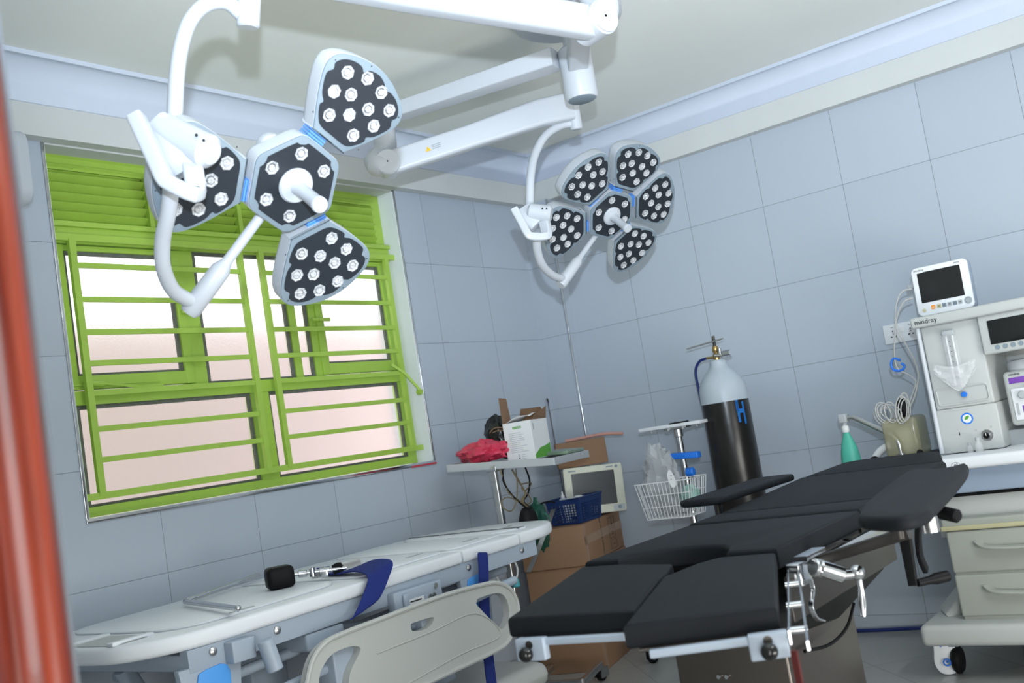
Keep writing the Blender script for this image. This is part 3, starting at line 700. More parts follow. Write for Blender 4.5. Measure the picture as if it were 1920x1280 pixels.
obj('grip_holder', G().tube([pd(950, 1071, 4.30)+(CR*.045*math.cos(a)+CU*.058*math.sin(a)) for a in [2*math.pi*k/28 for k in range(28)]], .0045, 8, closed=True), m_wirew, st)
obj('drip_cup', G().cyl(pd(964, 1084, 4.32), pd(968, 1100, 4.32), .018, 16, .004), m_tealc, st)

# things lying on the stretcher
def bp_(px, py, dz=0): 
    p = pt(px, py, 'Z', .77); return p+V((0, 0, dz))
sc1 = thing('screen_frame', 'bent chrome rod lying across the white stretcher deck', 'metal rod', (-2.8, -.5, .77))
a = V((-2.955, -.80, .787)); b_ = V((-2.78, -.30, .787)); c_ = V((-2.36, -.16, .797))
obj('rod', G().tube([a, b_+(a-b_)*.06, b_, b_+(c_-b_)*.02, c_], .0085, 12), m_chrome, sc1)
obj('rod_end', G().ball(a, .0105, n=8), m_chrome, sc1)
hp = thing('arm_support', 'black padded support with chrome clamp lying on the stretcher', 'padded support', (-2.40, -.38, .77))
pc = pd(524, 1080, 3.50); c1_ = V((.86, -.51, 0)).normalized(); c2_ = V((.51, .86, 0)).normalized()
pc = V((pc.x, pc.y, bz(pc.x)+.008+.036))
g = G().obox(pc, c1_*.046, c2_*.042, V((0, 0, .036)), .016); obj('cushion', g, m_rubber, hp)
q0 = pt(556, 1080, 'Z', .80); q1 = pt(650, 1064, 'Z', .80); ax_ = (q1-q0).normalized(); ay_ = V((-ax_.y, ax_.x, 0)).normalized()
q0 = pc+c1_*.04
obj('chrome_bar', G().cyl(q0, q1, .0065, 12), m_chrome, hp)
obj('clamp_block', G().cyl(q0.lerp(q1, .12), q0.lerp(q1, .28), .013, 14, .002).cyl(q0.lerp(q1, .38)-V((0, 0, .016)), q0.lerp(q1, .38)+V((0, 0, .016)), .011, 12, .002), m_chrome, hp)
obj('clamp_block', G().cyl(q0.lerp(q1, .5), q0.lerp(q1, .7), .011, 14, .002).obox(q0.lerp(q1, .6)-V((0, 0, .012)), ax_*.012, ay_*.015, V((0, 0, .010)), .002), m_chrome, hp)
g = G()
kn = pt(633, 1065, 'Z', .803)
g.prism([(.022*math.cos(R(45*k+20))*(1 if k % 2 else .86), .022*math.sin(R(45*k+20))*(1 if k % 2 else .86)) for k in range(8)], -.011, .011, basis(CR, (0, 0, 1)), kn, .003)
obj('star_knob', g, m_rubber, hp)
g = G().sweep([pt(585, 1080, 'Z', .785), pt(676, 1052, 'Z', .80)], bar_rect(.006, .026, .1)); obj('flat_bar', g, m_steel, hp)
def ribbon(pts, wv, th=.0025, m=m_strap, name='strap', parent=None):
    g = G(); P = [V(p) for p in pts]; Wd = [V(w_) for w_ in wv]; n = len(P); vs = []
    for i in range(n):
        t = (P[min(i+1, n-1)]-P[max(i-1, 0)]).normalized(); nn = t.cross(Wd[i]).normalized()*th
        vs += [P[i]-Wd[i]+nn, P[i]+Wd[i]+nn, P[i]+Wd[i]-nn, P[i]-Wd[i]-nn]
    fs = []
    for i in range(n-1):
        for k in range(4): fs.append((i*4+k, i*4+(k+1) % 4, (i+1)*4+(k+1) % 4, (i+1)*4+k))
    fs += [(0, 1, 2, 3), (4*n-1, 4*n-2, 4*n-3, 4*n-4)]
    g.add(vs, fs); return obj(name, g, m, parent)
# navy strap folded over the front rim
W0 = V((.035, .012, 0))
zt = bz(-2.45)+.012
sx = [V((-2.26, -.40, zt+.012)), V((-2.33, -.50, zt+.004)), V((-2.37, -.62, zt+.006)), V((-2.38, -.74, zt+.022)), V((-2.40, -.83, zt+.010)), V((-2.445, -.848, zt-.035)), V((-2.50, -.855, zt-.085)), V((-2.525, -.852, zt-.10))]
sp_ = [V((sx[i].x, sx[i].y, sx[i].z)) for i in range(len(sx))]
Wd = [V((.012, -.022, 0)), V((.026, -.012, 0)), V((.036, 0, 0)), V((.045, .0, .01)), V((.060, 0, .014)), V((.064, 0, .018)), V((.064, 0, .018)), V((.056, 0, .014))]
n_ = 5
def dens(L_): return spl(L_, n_)
s1_ = ribbon(dens(sp_), dens(Wd), name='restraint_strap'); tag(s1_, 'navy strap folded over the front edge of the white stretcher', 'strap')
# long navy strap hanging over the side at the right
pts = [pt(900, 1036, 'Y', -.825), pt(905, 1040, 'Y', -.838), pt(906, 1070, 'Y', -.84), pt(909, 1120, 'Y', -.845), pt(914, 1170, 'Y', -.85), pt(922, 1220, 'Y', -.86), pt(932, 1290, 'Y', -.865)]
pts = [V((p.x, -.835-.003*i if i < 2 else -.842, p.z)) for i, p in enumerate(pts)]
s2_ = ribbon(dens(pts), dens([V((.022, 0, -.004))]+[V((.026, 0, -.004))]*6), name='restraint_strap'); tag(s2_, 'long navy strap hanging straight down the right end of the stretcher', 'strap')

# ------------------------------------------------------------------ operating table
ot = thing('operating_table', 'black padded operating table with split leg plates and steel column', 'operating table', (-2.3, -2.14, 0))
def pad(name, poly, zt_, th, slope=0, x0_=0, b=.014, m=m_pad, parent=None):
    g = G().prism(poly, 0, th, b=b, seg=3)
    for v in g.v: v.z += zt_-th+(v.x-x0_)*slope
    return obj(name, g, m, parent or ot, 40)
# seat plate with the perineal cut-out
cut = [(-2.765, -1.985), (-2.72, -1.995), (-2.665, -2.05), (-2.640, -2.12), (-2.650, -2.19), (-2.69, -2.235), (-2.765, -2.265)]
cut = [tuple(p) for p in spl([V(p) for p in cut], 4)]
seat = [(-2.765, -1.89), (-2.235, -1.89), (-2.235, -2.385), (-2.765, -2.385)] + cut[::-1]
pad('seat_pad', seat, .82, .048, b=.010)
pad('seat_board', [(-2.61, -1.90), (-2.24, -1.90), (-2.24, -2.375), (-2.61, -2.375)], .772, .015, b=.003, m=m_dsteel)
pad('kidney_pad', [(-2.228, -1.892), (-2.04, -1.892), (-2.04, -2.384), (-2.228, -2.384)], .824, .050, b=.010)
bs = .0375
pad('back_pad', rrect(-2.033, -1.372, -2.384, -1.892, .02), .824, .050, bs, -2.03, b=.010)
pad('back_board', [(-2.22, -1.90), (-1.38, -1.90), (-1.38, -2.375), (-2.22, -2.375)], .774, .014, .03, -2.2, b=.003, m=m_dsteel)
hpz = .8485
pad('head_pad', [(-1.362, -1.90), (-1.07, -1.935), (-1.035, -1.98), (-1.035, -2.24), (-1.07, -2.285), (-1.362, -2.37)], hpz, .048, bs, -1.37, b=.010)
pad('leg_pad', [(-3.325, -2.082), (-2.775, -1.885), (-2.772, -1.99), (-2.82, -2.16), (-2.95, -2.213), (-2.99, -2.223), (-3.30, -2.345)], .810, .038, b=.008)
pad('leg_pad', [(-3.425, -2.397), (-2.99, -2.230), (-2.854, -2.234), (-2.785, -2.258), (-2.776, -2.385), (-3.315, -2.615)], .812, .040, b=.008)
pad('leg_board', [(-3.31, -2.10), (-2.80, -1.92), (-2.80, -2.10), (-3.28, -2.33)], .7715, .008, b=.003, m=m_dsteel)
pad('leg_board', [(-3.41, -2.41), (-2.98, -2.26), (-2.82, -2.37), (-3.31, -2.60)], .7715, .008, b=.003, m=m_dsteel)
# blue grey end bars with slotted plates and ball knobs
def legbar(a, b_, kx, dz, side):
    a = V(a); b_ = V(b_); d = (b_-a).normalized(); nrm = V((-abs(d.y), d.x*math.copysign(1, d.y)*1, 0))
    nrm = V((d.y, -d.x, 0)); 
    if nrm.x > 0: nrm = -nrm
    g = G().sweep([a, b_], bar_rect(.016, .013, .3)); q = obj('end_bar', g, m_bedframe, ot)
    k = V(kx); pl = obj('knob_plate', G().obox(k, d*.030, nrm*.010, V((0, 0, .020)), .003), m_bedframe, ot)
    obj('plate_slot', G().cyl(k+nrm*.0101+V((0, 0, .009)), k+nrm*.0108+V((0, 0, .009)), .0075, 16), m_dsteel, pl)
    obj('ball_knob', G().ball(k+nrm*.026+V((0, 0, -.004)), .0135, n=12), m_ball, pl)
    obj('knob_stem', G().cyl(k, k+nrm*.02, .004, 10), m_chrome, pl)
legbar((-3.335, -2.17, .768), (-3.318, -2.33, .769), (-3.345, -2.145, .757), 0, 1)
legbar((-3.425, -2.44, .766), (-3.362, -2.585, .769), (-3.355, -2.610, .760), 0, -1)
# leg plate hinge irons at the near right
g = G().sweep([(-3.34, -2.640, .765), (-2.80, -2.418, .772)], bar_rect(.003, .026, .1)); obj('hinge_iron', g, m_chrome, ot)
g = G().sweep([(-3.37, -2.680, .762), (-2.76, -2.422, .775)], bar_rect(.004, .014, .1)); obj('hinge_iron', g, m_chrome, ot)
for k in range(3):
    t_ = .12+.33*k; p = V((-3.35, -2.658, .765)).lerp(V((-2.80, -2.424, .772)), t_)
    obj('hinge_pin', G().cyl(p+V((.006, -.014, 0)), p+V((-.006, .014, 0)), .006, 12), m_chrome, ot)
obj('hinge_disc', G().cyl((-2.86, -2.455, .768), (-2.865, -2.440, .768), .013, 20), m_dsteel, ot)
# side rails
for y in (-2.415, -1.865):
    g = G().sweep([(-2.76, y, .758), (-2.05, y, .762)], bar_rect(.008, .024, .1)); obj('side_rail', g, m_chrome, ot)
    g = G().sweep([(-2.03, y, .762), (-1.42, y, .785)], bar_rect(.008, .024, .1)); obj('side_rail', g, m_chrome, ot)
for x in (-2.7, -2.35, -2.1, -1.9, -1.5):
    obj('rail_post', G().cyl((x, -2.415, .762+max(0, x+2.03)*.037), (x, -2.37, .762+max(0, x+2.03)*.037), .006, 12), m_chrome, ot)
# rail clamp with tilting lever
cl = pt(1532, 1062, 'Y', -2.44)
clp = obj('rail_clamp', G().obox(V((-2.79, -2.435, .768)), V((.030, 0, 0)), V((0, .016, 0)), V((0, 0, .024)), .005), m_chrome, ot)
obj('clamp_bracket', G().sweep([pt(1500, 1048, 'Y', -2.47), pt(1535, 1030, 'Y', -2.47)], bar_rect(.030, .010, .2)), m_chrome, clp)
p0 = pt(1535, 1063, 'Y', -2.50); p1 = pt(1580, 1078, 'Y', -2.53)
obj('clamp_barrel', G().cyl(p0, p1, .0165, 24, .003), m_chrome, clp)
obj('clamp_collar', G().cyl(pt(1524, 1063, 'Y', -2.49), pt(1541, 1066, 'Y', -2.50), .0185, 24, .003), m_steel, clp)
obj('clamp_neck', G().cyl(p1, pt(1602, 1076, 'Y', -2.545), .010, 14).ball(pt(1607, 1073, 'Y', -2.55), .016, n=8), m_chrome, clp)
obj('clamp_lever', G().tube([pt(1608, 1078, 'Y', -2.55), pt(1614, 1100, 'Y', -2.55), pt(1617, 1130, 'Y', -2.55), pt(1619, 1156, 'Y', -2.55)], .008, 12, sc=[1, .8, 1.2, .7]), m_chrome, clp)
g = G().sweep(spl([pt(1519, 1085, 'Y', -2.46), pt(1524, 1105, 'Y', -2.46), pt(1521, 1135, 'Y', -2.46), pt(1530, 1158, 'Y', -2.46), pt(1544, 1164, 'Y', -2.46)], 5), bar_rect(.010, .004, .2)); obj('release_lever', g, m_chrome, clp)
# column, shroud and base
cg = G().box(-2.66, -2.22, -2.315, -2.03, .05, .62, .006); obj('column', cg, m_column, ot)
obj('base_plate', G().box(-2.85, -1.75, -2.42, -1.90, .02, .10, .03), m_steel, ot)
for x, y in ((-2.75, -2.3), (-2.75, -2.0), (-1.85, -2.3), (-1.85, -2.0)): obj('foot', G().cyl((x, y, 0), (x, y, .03), .03), m_rubber, ot)
for y in (-2.14, -2.16): obj('bolt', G().cyl((-2.661, y, .52), (-2.667, y, .52), .005, 10), m_chrome, ot)
sh = G()
prof = [(-2.74, .752), (-2.74, .66), (-2.62, .60), (-2.35, .575), (-1.98, .62), (-1.80, .68), (-1.76, .76)]
sh.prism([(x, z) for x, z in prof], -.19, .19, OB_, V((0, -2.14, 0)), .012)
obj('tilt_shroud', sh, m_shroud, ot)
obj('shroud_plate', G().box(-2.74, -2.02, -2.385, -2.375, .655, .752, .003), m_dsteel, ot)
obj('red_tag', G().box(-3.36, -3.354, -2.655, -2.645, .70, .752), mat('red_rubber', S(80, 22, 20), .6), ot)
obj('table_cable', G().tube(spl([(-2.30, -2.35, .60), (-2.40, -2.36, .565), (-2.52, -2.36, .555), (-2.62, -2.34, .565)], 5), .004, 8), m_rubber, ot)
# armboards
A1 = [(-2.93, -2.635), (-2.72, -2.585), (-2.14, -2.495), (-2.16, -2.54), (-2.20, -2.585), (-2.19, -2.61), (-2.13, -2.635), (-2.30, -2.675), (-2.59, -2.722), (-2.90, -2.765), (-2.98, -2.775), (-3.035, -2.765), (-3.05, -2.735), (-3.02, -2.68), (-2.98, -2.65)]
ab = pad('armboard', [tuple(p) for p in spl([V(p) for p in A1], 3, True)], .90, .027, b=.010)
g = G().prism([(-2.9, -2.66), (-2.3, -2.56), (-2.3, -2.62), (-2.9, -2.73)], .866, .873); obj('armboard_plate', g, m_dsteel, ab)
hx_ = pt(1700, 985, 'Y', -2.62)
obj('armboard_joint', G().cyl((-2.62, -2.60, .866), (-2.62, -2.60, .80), .020, 18).sweep([(-2.62, -2.62, .81), (-2.62, -2.42, .765)], bar_rect(.03, .025, .2)), m_dsteel, ab)
obj('armboard_joint', G().cyl((-2.50, -2.63, .857), (-2.50, -2.63, .79), .018, 18), m_steel, ab)
cr = obj('crank_arm', G().sweep([(-2.585, -2.60, .845), (-2.59, -2.60, .80), (-2.598, -2.60, .695)], bar_rect(.026, .014, .3), sc=[1.2, 1, .75]), m_rubber, ab)
p0 = V((-2.598, -2.61, .700)); p1 = pt(1757, 1084, 'Y', -2.64)
obj('crank_grip', G().lathe([(.008, 0), (.009, .03), (.0125, .045), (.012, .075), (.011, (p1-p0).length-.004), (.009, (p1-p0).length)], p0, p1-p0, 18), m_rubber, cr)
obj('grip_cap', G().cyl(p1, p1+(p1-p0).normalized()*.002, .007, 14), m_chrome, cr)
obj('release_handle', G().sweep(spl([pt(1722, 985, 'Y', -2.56), pt(1722, 1015, 'Y', -2.56), pt(1726, 1045, 'Y', -2.56), pt(1736, 1068, 'Y', -2.56)], 4), bar_rect(.012, .022, .3)), m_rubber, ab)
q0 = pt(1762, 960, 'Y', -2.70); q1 = pt(1798, 968, 'Y', -2.74)
obj('side_grip', G().cyl(q0, q1, .014, 18, .004).cyl(q0-(q1-q0).normalized()*.03, q0, .008), m_rubber, ab)
ab2 = pad('armboard', rrect(-1.97, -1.35, -1.875, -1.715, .05), .864, .022, b=.008)
obj('armboard_joint', G().cyl((-1.85, -1.80, .843), (-1.85, -1.80, .77), .012, 14).sweep([(-1.85, -1.80, .79), (-1.85, -1.86, .76)], bar_rect(.02, .02)), m_dsteel, ab2)
obj('clamp_pin', G().cyl((-1.965, -1.87, .80), (-1.965, -1.87, .84), .006, 12), m_rubber, ab2)

# ------------------------------------------------------------------ oxygen cylinder
cx, cy = -.28, -1.135; rr = .112
oc = thing('gas_cylinder', 'tall black gas cylinder with pale blue grey shoulder against the right wall', 'gas cylinder', (cx, cy, 0))
obj('cylinder_body', G().lathe([(rr-.01, 0), (rr, .015), (rr, 1.165)], V((cx, cy, 0)), n=48), m_cylblk, oc)
obj('cylinder_shoulder', G().lathe([(rr+.0006, 1.155), (rr+.0008, 1.20), (rr-.004, 1.235), (rr-.018, 1.265), (rr-.040, 1.295), (rr-.060, 1.315), (.046, 1.325), (.040, 1.335), (.040, 1.350), (.034, 1.358)], V((cx, cy, 0)), n=48), m_cylwht, oc)
vo = obj('valve_body', G().lathe([(.016, 1.355), (.017, 1.37), (.017, 1.385), (.012, 1.39), (.012, 1.395), (.015, 1.40), (.016, 1.415), (.012, 1.425)], V((cx, cy, 0)), n=16), m_brass, oc)
obj('valve_spindle', G().cyl((cx, cy, 1.42), (cx, cy, 1.475), .0075, 12), m_dsteel, vo)
obj('cylinder_key', G().sweep([(cx-.02, cy+.135, 1.437), (cx+.0, cy-.05, 1.453)], bar_rect(.018, .007, .2)), m_steel, oc)
obj('regulator', G().cyl((cx-.01, cy, 1.38), (cx-.02, cy-.045, 1.375), .010, 12).cyl((cx-.015, cy-.028, 1.375), (cx-.015, cy-.028, 1.41), .010, 14, .002).cyl((cx-.02, cy-.045, 1.378), (cx-.02, cy-.085, 1.378), .017, 16, .002), m_chrome, oc)
obj('outlet_pipe', G().cyl((cx, cy, 1.372), (cx-.01, cy+.055, 1.375), .006, 12), m_brass, oc)
hs = [(cx-.01, cy+.05, 1.375), (cx-.012, cy+.09, 1.365), (cx-.012, cy+.118, 1.32), (cx-.012, cy+.118, 1.22), (cx-.010, cy+.11, 1.08), (cx-.01, cy+.112, .90), (cx-.01, cy+.115, .60), (cx-.02, cy+.13, .30), (cx-.03, cy+.125, .06)]
obj('gas_hose', G().tube(spl(hs, 6), .0068, 10), m_hose, oc)
g = G()      # painted H on the shoulder side, wrapped on the curved body
for (a0, a1, z0_, z1_) in ((-8, -2, 1.05, 1.155), (8, 13.5, 1.04, 1.145), (-8, 12, 1.092, 1.112), (-9, -3, 1.10, 1.15)):
    base = math.degrees(math.atan2(CP.y-cy, CP.x-cx))
    vs = []; n = 6
    for k in range(n+1):
        a = R(base-18-(a1+(a0-a1)*k/n)*-1-24+(-0))
        a = R(base+33+(a0+(a1-a0)*k/n))
        vs += [(cx+(rr+.0012)*math.cos(a), cy+(rr+.0012)*math.sin(a), z0_), (cx+(rr+.0012)*math.cos(a), cy+(rr+.0012)*math.sin(a), z1_)]
    g.add(vs, [(2*k, 2*k+2, 2*k+3, 2*k+1) for k in range(n)])
obj('painted_letter', g, m_cylblue, oc)

# blue hose running along the floor by the wall
g = G().tube(spl([(-.05, -1.18, .02), (-.06, -1.5, .012), (-.05, -1.9, .018), (-.07, -2.3, .012), (-.1, -2.8, .012)], 6), .0085, 10)
tag(obj('floor_hose', g, m_hose), 'navy hose running along the floor below the right wall', 'hose')

# ------------------------------------------------------------------ rolling stand with wire basket
sx_, sy_ = -.40, -.925
rs = thing('rolling_stand', 'chrome rolling stand with wire basket and flat white head plate', 'rolling stand', (sx_, sy_, 0))
obj('stand_pole', G().cyl((sx_, sy_, .10), (sx_, sy_, 1.06), .0155, 18), m_chrome, rs)
obj('stand_sleeve', G().cyl((sx_, sy_, 1.025), (sx_, sy_, 1.065), .021, 18, .003), m_steel, rs)
tp = obj('head_plate', G().obox(V((sx_, sy_+.015, 1.083)), V((.06, 0, 0)), V((0, .165, .001)), V((0, 0, .008)), .003), m_socket, rs)
obj('plate_clip', G().box(sx_-.062, sx_+.02, sy_-.055, sy_+.01, 1.091, 1.097, .001), m_rubber, tp)
for yy in (-.12, -.045, .035, .13): obj('plate_screw', G().cyl((sx_-.03, sy_+yy, 1.062), (sx_-.03, sy_+yy, 1.078), .009 if abs(yy) < .1 else .005, 10), m_steel, tp)
obj('plate_bracket', G().box(sx_-.03, sx_+.03, sy_-.06, sy_+.06, 1.065, 1.076, .003), m_steel, tp)
obj('clamp_grip', G().obox(V((sx_-.02, sy_-.025, .935)), V((.022, 0, 0)), V((0, .075, .004)), V((0, 0, .015)), .006), m_bluep, rs)
obj('clamp_knob', G().cyl((sx_-.015, sy_-.015, .855), (sx_-.015, sy_-.055, .855), .021, 14, .005), m_bluep, rs)
for k in range(5):
    a = R(72*k+195); x, y = sx_+.30*math.cos(a), sy_+.30*math.sin(a)
    obj('base_leg', G().sweep([(sx_, sy_, .115), (x, y, .095)], bar_rect(.03, .022, .3)), m_chrome, rs)
    castor(rs, x, y, .034)
bk = thing('placeholder', 'x', 'x', (0, 0, 0)); bpy.data.objects.remove(bk)
# basket: wires
bx0, bx1, by0, by1 = -.60, -.42, -1.04, -.755
zb, ztp = .665, .835
def lerp2(u, v, k): # k 0 bottom .. 1 top, basket flares outwards
    f = .80+.20*k; cxm, cym = (bx0+bx1)/2, (by0+by1)/2
    return V((cxm+(bx0+(bx1-bx0)*u-cxm)*f, cym+(by0+(by1-by0)*v-cym)*f, zb+(ztp-zb)*k+(.03*(1-v)-.01)*k*0))
g = G(); wr = .0016
for k, r_ in ((0, wr*1.3), (.33, wr*1.2), (.66, wr*1.2), (1, wr*1.9)):
    g.tube([lerp2(0, 0, k), lerp2(1, 0, k), lerp2(1, 1, k), lerp2(0, 1, k)], r_, 6, closed=True)
for i in range(15):
    v = i/14; g.tube([lerp2(0, v, 1), lerp2(0, v, 0), lerp2(1, v, 0), lerp2(1, v, 1)], wr, 5)
for i in range(9):
    u = i/8; g.tube([lerp2(u, 0, 1), lerp2(u, 0, 0), lerp2(u, 1, 0), lerp2(u, 1, 1)], wr, 5)
obj('wire_basket', g, m_wirew, rs)
# contents of the basket
def crumple(name, c, r_, sx, sy, sz, m, ns=.35, nf=8, seed=1, label=None, cat=None, sharp=40, n=14):
    g = G().ball(c, r_, sx, sy, sz, n, ns, nf, seed); o = obj(name, g, m, None, sharp)
    if label: tag(o, label, cat)
    return o
crumple('plastic_bag', (-.505, -.855, .835), .095, .6, .95, 1.5, m_wbag, .55, 9, 3, 'crumpled cloudy plastic bag standing up out of the wire basket', 'plastic bag', 25)
crumple('tubing_pack', (-.505, -.93, .72), .07, .9, 1.5, .62, m_wbag, .4, 9, 7, 'clear packaged tubing at the bottom of the wire basket', 'packaged tubing', 25)
crumple('mask_pack', (-.53, -1.0, .745), .05, .7, 1.0, 1.0, mat('pale_teal_plastic', S(150, 190, 180), .3, alpha=.7), .35, 8, 5, 'pale green breathing mask in clear wrap in the wire basket', 'mask', 25)
g = G().prism([tuple(p) for p in spl([V((-.011, -.036)), V((.010, -.034)), V((.017, 0)), V((.012, .034)), V((.002, .042)), V((-.015, .015))], 4, True)], -.002, .002, basis((0.1, -.94, .25), (.1, .25, .94)), V((-.60, -.955, .845)))
wt = obj('wrist_tag', g, m_paper); tag(wt, 'white card tag with punched holes on the basket rim', 'tag')
for k in range(3):
    o = obj('tag_hole', G().cyl((-.6035-.001*k, -.953-.003*k, .828+.016*k), (-.6015, -.953-.003*k, .828+.016*k), .002, 8), m_ink)
    o.parent = wt; o.location = -wt.location

# ------------------------------------------------------------------ anaesthesia machine
am = thing('anesthesia_machine', 'cream anesthesia machine with drawers standing against the right wall', 'anesthesia machine', (-.45, -2.5, 0))
YR = -2.95
obj('top_shelf', G().box(-.70, -.12, YR, -2.165, 1.31, 1.352, .010), m_mach, am)
text('maker_name', 'mindray', .026, m_ink, OR_, V((-.7012, -2.225, 1.331)), am)
obj('upper_cabinet', G().box(-.65, -.14, -2.40, -2.185, .985, 1.312, .008), m_mach, am)
obj('lower_cabinet', G().box(-.655, -.14, -2.405, -2.18, .815, .985, .006), m_mach, am)
obj('screen_cabinet', G().box(-.68, -.14, YR, -2.402, 1.165, 1.312, .008), m_mach, am)
obj('niche_back', G().box(-.30, -.145, YR+.014, -2.40, .80, 1.17), m_mach, am)
obj('niche_sill', G().box(-.55, -.142, YR+.018, -2.40, .81, .87, .004), m_grey, am)
obj('edge_pole', G().cyl((-.665, -2.180, .82), (-.665, -2.180, 1.312), .0085, 16), m_white, am)
sc2 = obj('screen', G().box(-.684, -.679, -2.75, -2.435, 1.200, 1.29, .002), m_screen, am)
for k in range(8): obj('soft_key', G().lathe([(.009, 0), (.0085, .003)], V((-.680, -2.455-.027*k, 1.187)), (-1, 0, 0), 14, 1, 1), m_bezel, am)
# flow meter with plastic wrap
fm = obj('flow_meter', G().box(-.675, -.65, -2.315, -2.262, 1.055, 1.285, .012), m_clear, am)
obj('flow_tube', G().cyl((-.662, -2.277, 1.07), (-.662, -2.277, 1.27), .004, 10), m_wirew, fm)
obj('flow_tube', G().cyl((-.662, -2.300, 1.07), (-.662, -2.300, 1.27), .004, 10), m_wirew, fm)
obj('meter_cap', G().box(-.676, -.652, -2.312, -2.265, 1.262, 1.283, .006), m_grey, fm)
for k in range(9): obj('scale_mark', G().box(-.6765, -.6755, -2.2925, -2.2875, 1.08+.02*k, 1.082+.02*k), m_ink, fm)
# recessed panel with blue knob
obj('recess_rim', G().tube([V((-.652, y, z)) for y, z in rrect(-2.385, -2.20, 1.00, 1.062, .012, 3)], .0035, 6, closed=True), m_mach, am)
kn = obj('blue_knob', G().cyl((-.65, -2.300, 1.032), (-.668, -2.300, 1.032), .010, 18, .002), m_bluep, am)
obj('knob_collar', G().cyl((-.65, -2.300, 1.032), (-.654, -2.300, 1.032), .014, 20), m_grey, kn)
# round sticker, knob and marks on the lower cabinet
g = G().lathe([(.022, 0), (.022, .001)], V((-.655, -2.292, .940)), (-1, 0, 0), 32); st_ = obj('round_sticker', g, m_bluep, am)
obj('sticker_center', G().lathe([(.0165, 0), (.0165, .0006)], V((-.656, -2.292, .940)), (-1, 0, 0), 28), m_paper, st_)
obj('sticker_leaf', G().prism([tuple(p) for p in spl([V((-.009, -.006)), V((-.004, .006)), V((.009, .008)), V((.004, -.003))], 3, True)], 0, .0006, OR_, V((-.6566, -2.292, .942))), m_greenink, st_)
dk = obj('selector_knob', G().cyl((-.655, -2.352, .868), (-.659, -2.352, .868), .021, 28), m_steel, am)
obj('knob_grip', G().cyl((-.659, -2.352, .868), (-.677, -2.352, .868), .012, 18, .003), m_ball, dk)
obj('knob_pointer', G().box(-.6785, -.677, -2.353, -2.351, .868, .878), m_paper, dk)
for (y, z, w_) in ((-2.26, .975, .09), (-2.25, .885, .05)):
    obj('printed_line', G().box(-.6558, -.6548, y-w_/2, y+w_/2, z, z+.0012), m_grey, am)
obj('printed_tick', G().box(-.6558, -.6548, -2.256, -2.253, .880, .892), m_ink, am)
for (y, z) in ((-2.315, .893), (-2.37, .898)): obj('printed_symbol', G().tube([V((-.656, y+.004*math.cos(a), z+.004*math.sin(a))) for a in [R(60*k) for k in range(6)]], .0005, 4, closed=True), m_grey, am)
# work surface and front apron
obj('work_surface', G().box(-.83, -.12, YR, -2.10, .765, .812, .014), m_bedwhite, am)
obj('surface_logo', G().tube([V((-.831, -2.265+.016*math.cos(a), .785+.010*math.sin(a))) for a in [R(15*k) for k in range(24)]], .0012, 5, closed=True), m_grey, am)
text('surface_mark', 'A2', .012, m_ink, OR_, V((-.8315, -2.265, .785)), am)
m_apron = mat('apron_blue_grey', S(150, 165, 185), .25)
obj('apron', G().box(-.78, -.20, YR, -2.13, .675, .768, .006), m_apron, am)
obj('apron_gap', G().box(-.75, -.2, YR+.010, -2.14, .660, .676), m_rubber, am)
obj('mid_body', G().box(-.74, -.135, YR+.004, -2.155, .56, .662, .006), m_mach, am)
obj('drawer_top', G().box(-.80, -.132, YR+.002, -2.160, .545, .585, .010), m_draw, am)
obj('ledge_edge', G().box(-.806, -.79, YR, -2.158, .543, .560, .004), m_ledge, am)
for i, (za, zb_) in enumerate(((.385, .541), (.225, .380), )):
    dr = obj('drawer', G().box(-.80, -.30, YR+.012, -2.17, za, zb_, .010), m_draw, am)
    zc = (za+zb_)/2+.022
    obj('drawer_handle', G().sweep(spl([(-.80, -2.275, zc+.012), (-.822, -2.31, zc-.004), (-.826, -2.42, zc-.010), (-.822, -2.53, zc-.004), (-.80, -2.56, zc+.012)], 5), bar_rect(.028, .010, .3)), m_draw, dr)
obj('cabinet_body', G().box(-.79, -.138, YR+.006, -2.175, .20, .55, .004), m_draw, am)
obj('base', G().box(-.88, -.12, YR, -2.03, .135, .215, .022), m_mach, am)
obj('base_fairing', G().prism([(0, .0), (.0, .16), (-.10, .0)], -.2, .2, OR_ , V((-.5, -2.165, .20)), .01) if False else G().sweep([(-.62, -2.17, .30), (-.66, -2.08, .205)], bar_rect(.16, .05, .4)), m_mach, am)
def big_castor(x, y, front):
    c_ = obj('castor', G().cyl((x+.012, y-.045, .052), (x+.012, y-.013, .052), .052, 32, .010), m_rubber, am)
    pts = [(-.030, .135), (.030, .135), (.040, .09), (.050, .05), (.036, .012), (0, .002), (-.03, .012), (-.045, .045), (-.040, .09)]
    f_ = obj('castor_cover', G().prism([tuple(p) for p in spl([V(p) for p in pts], 4, True)], -.016, .008, basis((.3, -1, 0), (0, 0, 1)), V((x-.012, y+.006, .0)), .006), m_socket, c_)
    obj('castor_ring', G().tube([V((x-.030, y+.000, .052))+basis((.3, -1, 0), (0, 0, 1)) @ V((.0125*math.cos(R(15*k)), .0125*math.sin(R(15*k)), .003)) for k in range(24)], .0028, 6, closed=True), m_bluep, f_)
    obj('castor_dot', G().ball(V((x-.024, y+.000, .052)), .005, n=6).ball(V((x-.024, y+.014, .112)), .005, n=6), m_bluep, f_)
    obj('castor_lock', G().box(x-.02, x+.03, y-.05, y-.01, .105, .125, .004), m_bezel, c_)
big_castor(-.735, -2.075, 1); 
castor(am, -.25, -2.25, .05); castor(am, -.75, -2.85, .05)
